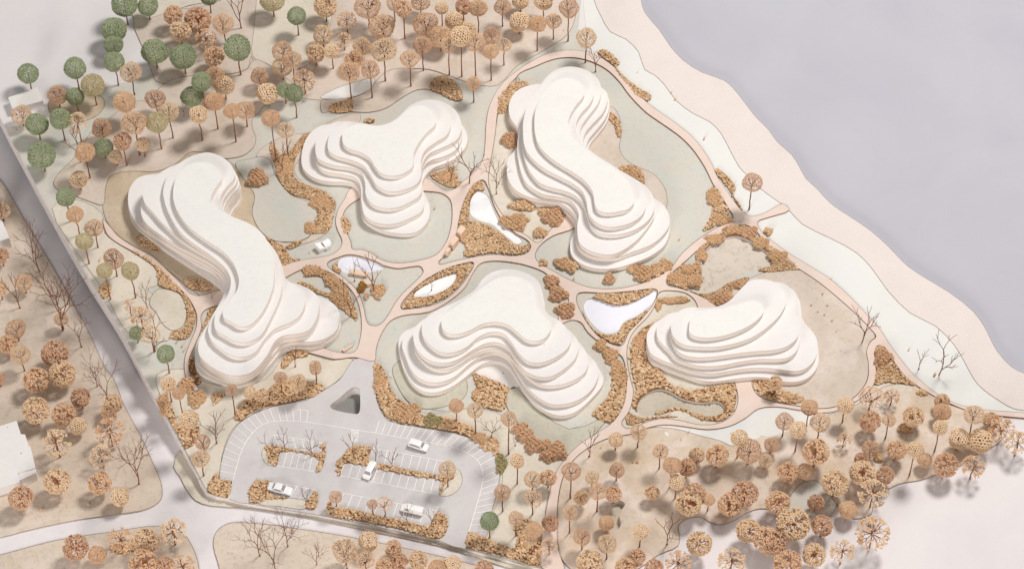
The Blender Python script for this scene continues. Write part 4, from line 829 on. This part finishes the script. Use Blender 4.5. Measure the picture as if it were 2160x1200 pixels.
KN = {'green': ('green netted ball tree', 'ball_tree'), 'olive': ('olive yellow netted ball tree', 'ball_tree'), 'net': ('tan netted ball tree', 'ball_tree'), 'fan': ('tan coral tree', 'coral_tree'),
      'airy': ('see-through tan coral tree', 'coral_tree'), 'open': ('lacy tan tree', 'lacy_tree'), 'dome': ('lacy tan umbrella crowned tree', 'lacy_tree'),
      'bare': ('bare brown twig tree', 'twig_tree'), 'bigbare': ('bushy bare twig tree', 'twig_tree'), 'vtwig': ('slim forked bare twig', 'twig_tree')}
CODE = {'G': 'green', 'Y': 'olive', 'N': 'net', 'F': 'fan', 'A': 'airy', 'O': 'open', 'D': 'dome', 'B': 'bare', 'K': 'bigbare', 'V': 'vtwig'}
# crown trees: kind, crown centre x, y, crown radius, foot y   (traced from the photograph, then stood on the ground)
TREES = '''
G 270 14 28 52|G 317 17 21 42|G 445 -2 18 28|F 370 36 20 62|F 422 46 27 73|F 385 70 22 97|A 438 86 22 112|F 455 122 21 146|O 476 55 21 92|G 247 67 25 96|G 245 98 20 124|G 250 136 21 180|G 167 148 22 187|G 67 159 23 190|O 127 203 21 226
G 165 207 19 234|Y 204 184 25 222|O 284 157 21 200|G 332 113 27 144|G 392 124 27 156|G 508 108 27 159|O 458 165 20 200|N 477 183 20 210|G 433 178 20 227|G 409 207 22 235|N 460 220 19 273|N 427 247 19 297|O 333 212 20 241|N 270 219 22 257|O 365 242 20 292|Y 341 263 23 315
O 295 265 25 328|F 268 302 19 350|N 306 307 15 331|O 219 272 20 297|G 223 313 20 334|N 248 332 14 350|N 190 325 20 376|A 172 263 22 300|G 137 255 22 296|G 85 265 24 294|G 95 330 29 361|O 50 244 20 265|N 171 380 18 400|O 522 236 19 268|N 498 240 16 300
Y 578 4 26 36|G 630 39 20 75|F 689 17 24 46|A 733 48 20 70|O 779 20 26 60|O 833 12 15 46|F 854 27 19 82|O 888 8 19 34|N 933 22 14 55|F 978 18 17 44|N 958 47 19 72|N 1009 24 19 70|O 1060 20 17 56|O 683 77 20 99|A 727 88 17 106|O 808 60 25 88|O 899 55 25 82|F 668 115 20 138|N 703 113 16 145|O 765 101 18 122|F 749 128 20 148
O 741 158 23 210|O 785 153 19 207|O 813 113 25 172|O 867 131 18 183|O 893 102 19 150|N 930 82 25 108|O 948 103 16 158|N 974 87 21 162|N 988 68 17 98|O 1003 98 20 165|O 1038 78 17 98|N 1036 116 16 170|O 1063 100 15 138|O 999 180 14 216|O 600 113 21 150|O 598 145 20 168|O 622 132 18 176|A 644 173 24 198|O 550 163 18 187|N 567 200 21 223|G 603 193 17 218|G 626 202 19 248
N 582 257 18 340|O 608 279 17 327|N 1095 50 21 72|N 1098 5 18 28|N 1133 57 18 108|N 1146 7 20 42|O 1167 50 16 83|O 1198 27 20 87|O 1235 87 20 132
G 150 418 19 467|N 168 454 18 496|Y 188 510 18 556|O 207 482 19 522|O 247 546 21 583|Y 233 572 17 632|Y 286 572 19 628|A 278 643 13 668|A 302 668 22 694|D 325 708 19 742|G 291 702 14 722|G 357 745 19 787|O 8 445 18 466|F 8 540 17 561|F 5 608 18 632|O 55 597 17 618|O 40 693 20 718|F 22 725 20 746|O 52 747 20 782|F 122 744 27 772|F 138 787 27 814|F 83 800 26 826|O 134 672 15 694|F 2 797 14 815
F 83 863 29 893|F 140 872 25 898|N 169 897 18 916|F 175 837 21 860|A 127 932 31 964|A 238 908 30 940|A 218 960 24 985|F 127 1012 27 1040|F 216 1016 24 1041|N 257 1045 20 1066|F 51 1047 25 1073|F 243 850 20 872|F 232 868 15 886|F 166 1150 27 1178|N 209 1166 19 1186|A 260 1135 27 1160|F 314 1137 26 1164|A 370 1118 28 1148|F 308 1183 30 1214|F 352 1190 20 1212|A 390 1190 25 1216
N 362 809 16 847|N 385 827 13 873|N 408 880 19 934|O 432 929 16 956|O 430 963 18 1003|O 668 777 12 800|O 595 795 13 827|O 632 805 17 838|O 669 770 12 814|F 555 832 14 850|N 530 827 13 845|O 497 818 12 877|O 945 985 17 1027|O 710 1045 13 1070|O 787 1060 11 1087|D 813 1060 16 1092
N 963 853 15 889|O 1003 862 16 917|O 1073 877 16 957|O 1060 1033 17 1078|G 1033 1093 20 1133
N 1091 967 15 1020|O 1123 1008 17 1034|F 1156 1005 17 1028|D 1123 1050 20 1085|O 1088 1088 15 1130|N 1127 1110 17 1160|F 1160 1100 17 1122|N 1121 1133 12 1168|A 1158 1147 17 1169|O 1203 988 19 1050|O 1248 1004 14 1026|F 1225 1047 16 1066|O 1259 1031 18 1078|F 1293 1040 17 1060|O 1300 988 16 1013|N 1298 925 15 949|O 1345 908 17 943|O 1201 1076 15 1123|N 1278 1100 16 1118|O 1227 1128 17 1158|O 1279 1142 20 1178|N 1349 1117 16 1152|F 1342 1172 18 1194
F 1243 1183 27 1212|F 1318 1193 22 1216|F 1378 1195 20 1216|A 1428 1183 27 1213|F 1472 1142 26 1172|A 1540 1178 29 1210|F 1374 1037 15 1055|O 1390 948 16 988|N 1413 976 18 1028|F 1447 983 19 1006|N 1424 1013 16 1050|F 1468 958 16 976|F 1510 958 23 984|N 1555 920 18 965|O 1577 947 25 978|F 1462 1040 24 1066|F 1450 1057 26 1086|N 1492 1050 13 1077|F 1536 1060 24 1086|F 1568 1038 27 1066|F 1575 1115 26 1143|F 1612 1133 27 1162|O 1613 970 14 986
O 1625 937 15 955|O 1650 886 18 920|N 1677 903 18 952|N 1700 856 17 903|O 1724 888 19 925|N 1777 852 17 890|D 1833 838 26 864|A 1878 836 16 854|F 1831 887 22 911|O 1867 883 14 925|F 1922 877 22 899|A 1778 924 16 942|F 1716 950 27 983|O 1833 944 18 966|F 1814 968 16 986|F 1815 995 27 1023|F 1887 947 20 969|N 1918 943 17 1002|F 1863 1000 19 1021|N 1947 968 15 985|N 1971 897 15 952|N 1983 867 18 888|F 1983 845 16 863|O 2042 871 20 925|N 2017 923 22 948|N 2062 928 24 954|A 2105 905 27 934|F 2086 885 17 903|A 2140 932 25 960
F 1988 978 26 1006|A 2046 982 25 1009|F 1757 1015 28 1045|F 1658 993 22 1017|O 1695 993 16 1011|F 1718 1057 17 1076|N 1785 1072 19 1092|A 1835 1037 30 1069|A 1833 1120 35 1158|F 1668 1100 33 1135|F 1637 1057 25 1084|F 1730 1105 23 1130|A 1772 1158 26 1187|F 1713 1166 25 1193|F 1657 1183 28 1213|F 1628 1140 28 1168|O 1580 388 20 442|F 1633 806 15 830
'''
# bare twigs: kind, foot x, y, height in the photograph
BARE = '''
B 509 60 70|B 171 343 68|V 388 246 28|B 595 363 62|V 148 398 14|B 1256 152 52|V 152 467 40|B 311 650 50|B 327 740 66|B 448 630 28|K 70 533 68|B 83 573 72|B 42 650 66|K 133 698 136|K 125 655 92|B 172 732 62|K 10 478 66|K 205 815 68|K 230 850 82|K 293 1021 106|B 457 935 68|V 623 773 48
B 570 963 45|B 600 947 46|B 659 962 50|B 747 967 52|V 793 975 46|B 828 985 48|B 560 1050 40|K 647 1063 50|B 860 1103 42|B 910 1113 44|B 1036 928 50|B 1243 963 58|B 1407 1148 70|B 1818 723 74|V 1938 778 50|B 1981 790 74|B 952 385 44|B 990 388 72|K 1047 410 76
V 748 593 42|B 789 618 74|V 910 612 30|B 740 667 68|K 548 1172 86|K 582 1204 100|K 607 1152 86|K 668 1190 62|K 732 1200 70|B 1087 940 22
'''
N2 = '''
N 779 1138 21 1160|F 831 1153 18 1173|F 843 1182 19 1203|F 883 1178 20 1200|F 813 1192 20 1214|O 730 1158 24 1190|D 772 1180 20 1203|N 923 1195 18 1214|N 956 1185 17 1204|F 1022 1198 20 1218
'''
REG = [ # phrase, test
 ('in the top left corner', lambda x, y: y < 290 and x < 300),
 ('in the left end of the upper grove', lambda x, y: y < 150 and x < 560),
 ('beside the long left building roof', lambda x, y: y < 420 and x < 390),
 ('above the long left building', lambda x, y: y < 340 and x < 545),
 ('in the small cluster behind the crescent', lambda x, y: y < 370 and x < 660),
 ('in the middle of the upper grove', lambda x, y: y < 75 and x < 880),
 ('above the three lobed building', lambda x, y: y < 230 and x < 880),
 ('at the top by the bean shaped building', lambda x, y: y < 75 and x < 1300),
 ('right of the three lobed building grove', lambda x, y: y < 230 and x < 1090),
 ('behind the bean shaped building', lambda x, y: y < 260 and x < 1300),
 ('above the rim wall, upper half', lambda x, y: y < 640 and 100 < x < 300 and not is_low(x, y + 40)),
 ('left of the rim wall, upper block', lambda x, y: x < 260 and y < 730),
 ('above the rim wall, lower half', lambda x, y: x < 470 and y < 1010 and not is_low(x, y + 10)),
 ('left of the rim wall, middle block', lambda x, y: x < 340 and y < 900),
 ('around the large house block', lambda x, y: x < 345 and y < 1080),
 ('in the bottom left corner', lambda x, y: x < 440 and y >= 1080),
 ('between the three lobed and bean buildings', lambda x, y: y < 450 and x < 1100 and x > 880),
 ('in the triangular lawn and leaf island', lambda x, y: 680 < x < 960 and 450 < y < 640),
 ('below the long left building', lambda x, y: x < 760 and y < 890),
 ('on the upper left parking island', lambda x, y: x < 700 and y < 975),
 ('on the lower left parking island', lambda x, y: x < 690 and y < 1070),
 ('on the middle parking island', lambda x, y: 700 < x < 960 and y < 1010 and y > 895),
 ('on the lower right parking island', lambda x, y: 690 < x < 940 and y < 1115),
 ('in the bottom centre strip', lambda x, y: x < 1030 and y > 1100),
 ('right of the car park, upper part', lambda x, y: x < 1110 and y < 1010),
 ('right of the car park, lower part', lambda x, y: x < 1170 and y >= 900),
 ('at the upper left of the hill', lambda x, y: x < 1340 and y < 1065),
 ('at the bottom left of the hill', lambda x, y: x < 1400 and y >= 1065),
 ('on the shore bank', lambda x, y: (x > 1560 and y < 780) or (x > 1900 and y < 800)),
 ('before the kidney shaped building', lambda x, y: x < 1660 and y < 850),
 ('in the middle of the hill', lambda x, y: x < 1600 and y < 1085),
 ('in the bottom row of the hill', lambda x, y: x < 1600),
 ('below the tan disc', lambda x, y: x < 1740 and y < 1010),
 ('in the lower right grove, upper part', lambda x, y: x < 1905 and y < 1010),
 ('at the far right end of the hill', lambda x, y: y < 1015),
 ('in the lower right corner grove', lambda x, y: True)]
ORD = ['first', 'second', 'third', 'fourth', 'fifth', 'sixth', 'seventh', 'eighth', 'ninth', 'tenth', 'eleventh', 'twelfth']
placed = []
def foot(px, py):
    low = is_low(px, py)
    z = lowz(px, py) + 1.2 if low else Z2
    for _ in range(3):
        x, y = unproj(px, py, z)
        if not low: z = Z2 + float(H(x, y))
    return x, y, z
def child(name, me, root, loc, scale, rz):
    o = bpy.data.objects.new(name, me); COL.objects.link(o); o.parent = root
    o.location = [c*S for c in loc]; o.scale = [c*S for c in scale]; o.rotation_euler = rz; return o
cnt = {}
for item in (TREES + N2).replace('\n', '|').split('|'):
    f = item.split()
    if not f: continue
    kd = CODE[f[0]]; cx, cy, r, by = map(float, f[1:])
    x, y, z = foot(cx, by); k = kscale(x, y, z); rw = r/k*(.99 if kd in ('fan', 'airy') else .98)
    hc = (by - cy)/k/math.cos(PITCH)
    need = rw*(1.03 if kd != 'dome' else .4)
    if hc < need:
        hc = need; by = cy + hc*math.cos(PITCH)*k; x, y, z = foot(cx, by)
    i = cnt.get(kd, 0); cnt[kd] = i + 1
    root = empty(KN[kd][1], (x, y, z)); fo, br = ME[kd][i % len(ME[kd])]
    up = hc if kd in ('green', 'olive', 'net', 'fan', 'airy') else hc - rw*.95
    if kd == 'dome': up = hc - rw*.6
    tw = .95 + rw*.018
    child('trunk', (TRD if kd in ('open', 'dome') else TR)[i % 3], root, (0, 0, -1), (tw, tw, max(up, 2) + 1), (0, 0, R.uniform(0, 6)))
    rot = (R.uniform(-.12, .12), R.uniform(-.12, .12), R.uniform(0, 6.28)) if kd not in ('green', 'olive') else (R.uniform(-.3, .3), R.uniform(-.3, .3), R.uniform(0, 6.28))
    sc_ = (rw*R.uniform(.95, 1.05), rw*R.uniform(.95, 1.05), rw*R.uniform(.93, 1.03))
    child('foliage', fo, root, (0, 0, hc), sc_, rot)
    if br: child('branches', br, root, (0, 0, hc), sc_, rot)
    placed.append((root, kd, cx, cy, r))
for item in BARE.replace('\n', '|').split('|'):
    f = item.split()
    if not f: continue
    kd = CODE[f[0]]; bx, by, h = map(float, f[1:]); x, y, z = foot(bx, by); k = kscale(x, y, z)
    hw = h/k/math.cos(PITCH)*.93; i = cnt.get(kd, 0); cnt[kd] = i + 1
    root = empty('twig_tree', (x, y, z)); ws = hw * {'vtwig': .9, 'bigbare': .82}.get(kd, 1.0)
    child('branches', ME[kd][i % len(ME[kd])], root, (0, 0, -.5), (ws, ws, hw), (0, 0, R.uniform(0, 6.28)))
    V, Fc = stones(np.array([[0, 0, .6]]), np.array([2.4]), .1); mesh_obj('root_ball', V, Fc, M['bark'], None, root)
    placed.append((root, kd, bx, by - h/2, h))
groups = {}
for p in placed:
    rg = next(ph for ph, t in REG if t(p[2], p[3])); sz = ''
    if p[1] not in ('bare', 'bigbare', 'vtwig'): sz = 'large ' if p[4] >= 24 else 'small ' if p[4] <= 16 else ''
    groups.setdefault((rg, p[1], sz), []).append(p)
for (rg, kd, sz), L in groups.items():
    L.sort(key=lambda p: p[2])
    for i, p in enumerate(L):
        lab = sz + KN[kd][0] + (', ' if len(L) == 1 else ', %s from left ' % ORD[i]) + rg
        wn = lab.replace(',', '').split()
        if len(wn) > 16: lab = lab.replace(' with knobbly radiating branches', '')
        tag(p[0], lab, 'tree', {'twig_tree': 'bare twig trees', 'ball_tree': 'netted ball trees', 'coral_tree': 'tan coral trees', 'lacy_tree': 'lacy tan trees'}[KN[kd][1]])
# ------------------------------------------------------------------ cars
def car(kind, p0, p1, wpx, label):
    """p0 tail, p1 nose (pixels on the ground)"""
    zb = Z3 + .5
    a = np.array(unproj(*p0, zb)); b = np.array(unproj(*p1, zb)); L = np.linalg.norm(b - a); c = (a + b)/2; ang = math.atan2(b[1]-a[1], b[0]-a[0])
    root = empty('parked_car', (c[0], c[1], zb + float(H(*c))), ang); tag(root, label, 'car', 'white model cars in the car park')
    W = wpx
    if kind == 'van': prof = [(-.5,.2,.97),(-.5,.95,.86),(-.44,1.0,.84),(.05,1.0,.84),(.22,.97,.84),(.36,.62,.93),(.47,.55,.95),(.5,.42,.95),(.5,.2,.95)]; Hh = W*1.0
    elif kind == 'mpv': prof = [(-.5,.2,.95),(-.5,.75,.9),(-.45,.97,.82),(-.3,1.0,.8),(.0,1.0,.8),(.14,.93,.8),(.28,.6,.93),(.44,.5,.93),(.5,.38,.9),(.5,.2,.9)]; Hh = W*.95
    elif kind == 'box': prof = [(-.5,.3,1),(-.5,1.0,1),(-.3,1.0,1),(.2,1.0,1),(.34,.9,1),(.36,.55,.96),(.47,.48,.94),(.5,.35,.94),(.5,.2,.94)]; Hh = W*.95
    else: prof = [(-.5,.22,.92),(-.5,.52,.92),(-.32,.58,.93),(-.2,.94,.78),(-.1,1.0,.76),(.08,1.0,.76),(.22,.62,.92),(.44,.52,.92),(.5,.4,.88),(.5,.22,.88)]; Hh = W*.8
    belt = .56
    st = np.linspace(-.5, .5, 25); px_ = [q[0] for q in prof[1:-1]]; top = np.interp(st, px_, [q[1] for q in prof[1:-1]])
    V, Fc = [], []; ns = 10
    for s_, t_ in zip(st, top):
        e = 1 - .16*max(0, (abs(s_) - .4)/.1)**2
        hw = W/2*e; tz = t_*Hh; bz = min(belt*Hh, tz*.93); tw = hw*(.80 if t_ > .7 else .9)
        ring = [(-hw*.94, .16*Hh), (-hw, .3*Hh), (-hw, bz), (-tw, tz*.96), (-tw*.82, tz), (tw*.82, tz), (tw, tz*.96), (hw, bz), (hw, .3*Hh), (hw*.94, .16*Hh)]
        V += [(s_*L, yy, zz) for yy, zz in ring]
    for i in range(24):
        for j in range(ns): Fc.append([i*ns+j, i*ns+(j+1) % ns, (i+1)*ns+(j+1) % ns, (i+1)*ns+j][::-1])
    Fc += [list(range(ns)), list(range(24*ns, 25*ns))[::-1]]
    o = mesh_obj('body', V, Fc, M['car_white'], None, root); o.data.polygons.foreach_set('use_smooth', [True]*len(o.data.polygons)); o.data.set_sharp_from_angle(angle=.6)
    def tf(x): return float(np.interp(x, px_, [q[1] for q in prof[1:-1]]))
    # side windows and windscreen as thin panes
    rng_ = {'van': (-.2,.2), 'mpv': (-.4,.16), 'box': (.12,.3), 'sedan': (-.24,.16)}[kind]
    for sgn, nm in ((-1, 'side_window'), (1, 'side_window')):
        xs = np.linspace(*rng_, 6); Vw = []
        for x_ in xs:
            tz = tf(x_)*Hh; f1, f2 = .12, .86 if x_ not in (xs[0], xs[-1]) else .6
            bz = min(belt*Hh, tz*.93); yb, yt = W/2, W/2*.8
            for f_ in (f1, f2): Vw.append((x_*L, sgn*(yb + (yt-yb)*f_ + .12), bz + (tz*.96 - bz)*f_))
        mesh_obj(nm, Vw, [[2*i, 2*i+2, 2*i+3, 2*i+1] for i in range(5)], M['car_glass'], None, root)
    wx0, wx1 = {'van': (.23,.35), 'mpv': (.155,.27), 'box': (.345,.358), 'sedan': (.095,.21)}[kind]
    def pane(x0, x1, nm='windscreen'):
        z0, z1 = tf(x0)*Hh + .15, tf(x1)*Hh + .15; w0, w1 = W*.33, W*.40
        if z0 < z1: w0, w1 = w1, w0
        mesh_obj(nm, [(x0*L, -w0, z0), (x0*L, w0, z0), (x1*L, w1, z1), (x1*L, -w1, z1)], [[0, 1, 2, 3]], M['car_glass'], None, root)
    pane(wx0, wx1)
    if kind == 'sedan': pane(-.3, -.21, 'rear_window')
    for sx_ in (-.31, .31):
        for sy_ in (-1, 1):
            segs = [((sx_*L, sy_*(W/2 - 1.6), W*.17), (sx_*L, sy_*(W/2 + .25), W*.17), W*.17, W*.17)]
            Vt, Ft = tubes(segs, 14); Ft = Ft + [list(range(14)), list(range(14, 28))]
            wo = mesh_obj('wheel', Vt, Ft, M['car_dark'], None, root)
            Vr, Fr = tubes([((sx_*L, sy_*(W/2 + .2), W*.17), (sx_*L, sy_*(W/2 + .5), W*.17), W*.11, W*.10)], 10); Fr = Fr + [list(range(10)), list(range(10, 20))]
            mesh_obj('rim', Vr, Fr, M['car_white'], None, wo)
    Vb = [(x_*L, y_*W*.45, z_) for z_ in (1.0, W*.2) for x_, y_ in ((-.46,-1),(.46,-1),(.46,1),(-.46,1))]
    mesh_obj('underside', Vb, [[0,1,2,3],[7,6,5,4],[0,4,5,1],[1,5,6,2],[2,6,7,3],[3,7,4,0]], M['car_dark'], None, root)
car('mpv', (863,936), (903,949), 16.5, 'white people carrier driving on the upper right lane of the car park')
car('van', (789,981), (772,1012), 17, 'white van parked nose down across the middle row of bays')
car('sedan', (566,1027), (616,1040), 17.5, 'white long sedan on the lower left parking island')
car('box', (893,1083), (846,1072), 16, 'white box van behind twigs in the bottom row of bays')
# ------------------------------------------------------------------ small blocks
def prism(name, prof, Lh, px, py, ang, mat, label, cat, z=None, lean=None):
    """profile (y, z) extruded along local x by Lh, standing at a pixel of the ground"""
    z = Z2 + .6 if z is None else z; x, y = unproj(px, py, z); n = len(prof)
    V = [(-Lh/2, a, b) for a, b in prof] + [(Lh/2, a, b) for a, b in prof]
    Fc = [list(range(n))[::-1], list(range(n, 2*n))] + [[i, (i+1) % n, n+(i+1) % n, n+i] for i in range(n)]
    o = mesh_obj(name, V, Fc, M[mat], None, None, False, (x, y, z)); o.rotation_euler = (0, 0, ang)
    b = o.modifiers.new('bevel', 'BEVEL'); b.width = .0004; b.segments = 2; b.limit_method = 'ANGLE'
    tag(o, label, cat, 'small pale wooden blocks'); return o
a1 = math.radians(58)
prism('wooden_block', [(-6.5,0),(6.5,0),(6.5,22),(4,23),(-6.5,19)], 19, 973, 497, a1, 'block_peach', 'tallest pale wooden block, upper one of three by the gravel point', 'block')
prism('wooden_block', [(-5.5,0),(5.5,0),(5.5,20),(4.5,21.5),(1,20),(-2,17.5),(-5.5,16.5)], 22, 958, 518, a1, 'block_peach', 'pale wooden block with curved roof, middle one of three by the gravel point', 'block')
prism('wooden_block', [(-4.3,0),(4.3,0),(4.3,16),(-4.3,15)], 12, 945, 536, a1, 'block_peach', 'smallest pale wooden block, lowest of three by the gravel point', 'block')
prism('wooden_bench', [(-5,0),(5,0),(6,6),(-7,8)], 38, 757, 578, math.radians(-13), 'block_peach', 'long pale wooden bench block at the edge of the silver pond', 'bench')
arc = [(10*math.cos(t), 10*math.sin(t)) for t in np.linspace(0, math.pi, 9)]
x, y = unproj(777, 597, Z2); Va = [(p, q, 0) for p, q in arc] + [(p, q, 9) for p, q in arc]; na = 9
o = mesh_obj('wooden_bench', Va, [list(range(na))[::-1], list(range(na, 2*na))] + [[i, (i+1) % na, na+(i+1) % na, na+i] for i in range(na)], M['block_peach'], None, None, False, (x, y, Z2)); o.rotation_euler = (0, 0, math.radians(150)); tag(o, 'half round pale wooden block beside the golden ball bush', 'bench', 'small pale wooden blocks')
# L shaped bench
root = tag(empty('corner_bench', (*unproj(736, 735, Z2 + .5), Z2 + .5), math.radians(38)), 'pale L shaped bench on the lawn right of the long left building', 'bench')
def bx(name, parent, x0, x1, y0, y1, z0, z1, mat):
    V = [(a, b, c) for c in (z0, z1) for a, b in ((x0, y0), (x1, y0), (x1, y1), (x0, y1))]
    return mesh_obj(name, V, [[3,2,1,0],[4,5,6,7],[0,1,5,4],[1,2,6,5],[2,3,7,6],[3,0,4,7]], M[mat], None, parent)
bx('seat', root, -10, 10, -1.8, 1.8, 0, 5, 'block_peach'); bx('end_seat', root, -13.5, -10.05, -1.8, 5.5, 0, 4.5, 'block_peach')
# folded white pavilion
px0 = unproj(681, 522, Z2 + .5); root = tag(empty('folded_pavilion', (px0[0], px0[1], Z2 + .5), math.radians(38)), 'folded white card pavilion on the lawn below the crescent', 'pavilion')
def arch(name, rr, x0, x1, t0, t1, cy, th, zs=1.0):
    ts = np.linspace(t0, t1, 14); V = []
    for r_ in (rr, rr - th):
        for x_ in (x0, x1):
            V += [(x_, cy + r_*math.cos(t), r_*math.sin(t)*zs) for t in ts]
    n_ = 14; Fc = []
    for i in range(n_ - 1):
        Fc += [[i, i+1, n_+i+1, n_+i], [2*n_+i, 3*n_+i, 3*n_+i+1, 2*n_+i+1], [i, 2*n_+i, 2*n_+i+1, i+1], [n_+i, n_+i+1, 3*n_+i+1, 3*n_+i]]
    Fc += [[0, n_, 3*n_, 2*n_], [n_-1, 3*n_-1, 4*n_-1, 2*n_-1]]
    return mesh_obj(name, V, Fc, M['water_white'], None, root, False)
arch('arched_roof', 11, 1, 17, 0.0, math.pi, 0, 1.2, 1.35)
V = [(-15,-9,0),(1,-9,0),(1,9,0),(-15,9,0),(-13,-9,13),(1,-9,7),(1,9,9),(-14,9,15)]
mesh_obj('folded_box', V, [[3,2,1,0],[4,5,6,7],[0,1,5,4],[1,2,6,5],[2,3,7,6],[3,0,4,7]], M['water_white'], None, root)
bx('side_wing', root, 3, 14, -12.5, -10.9, 0, 11, 'water_white')
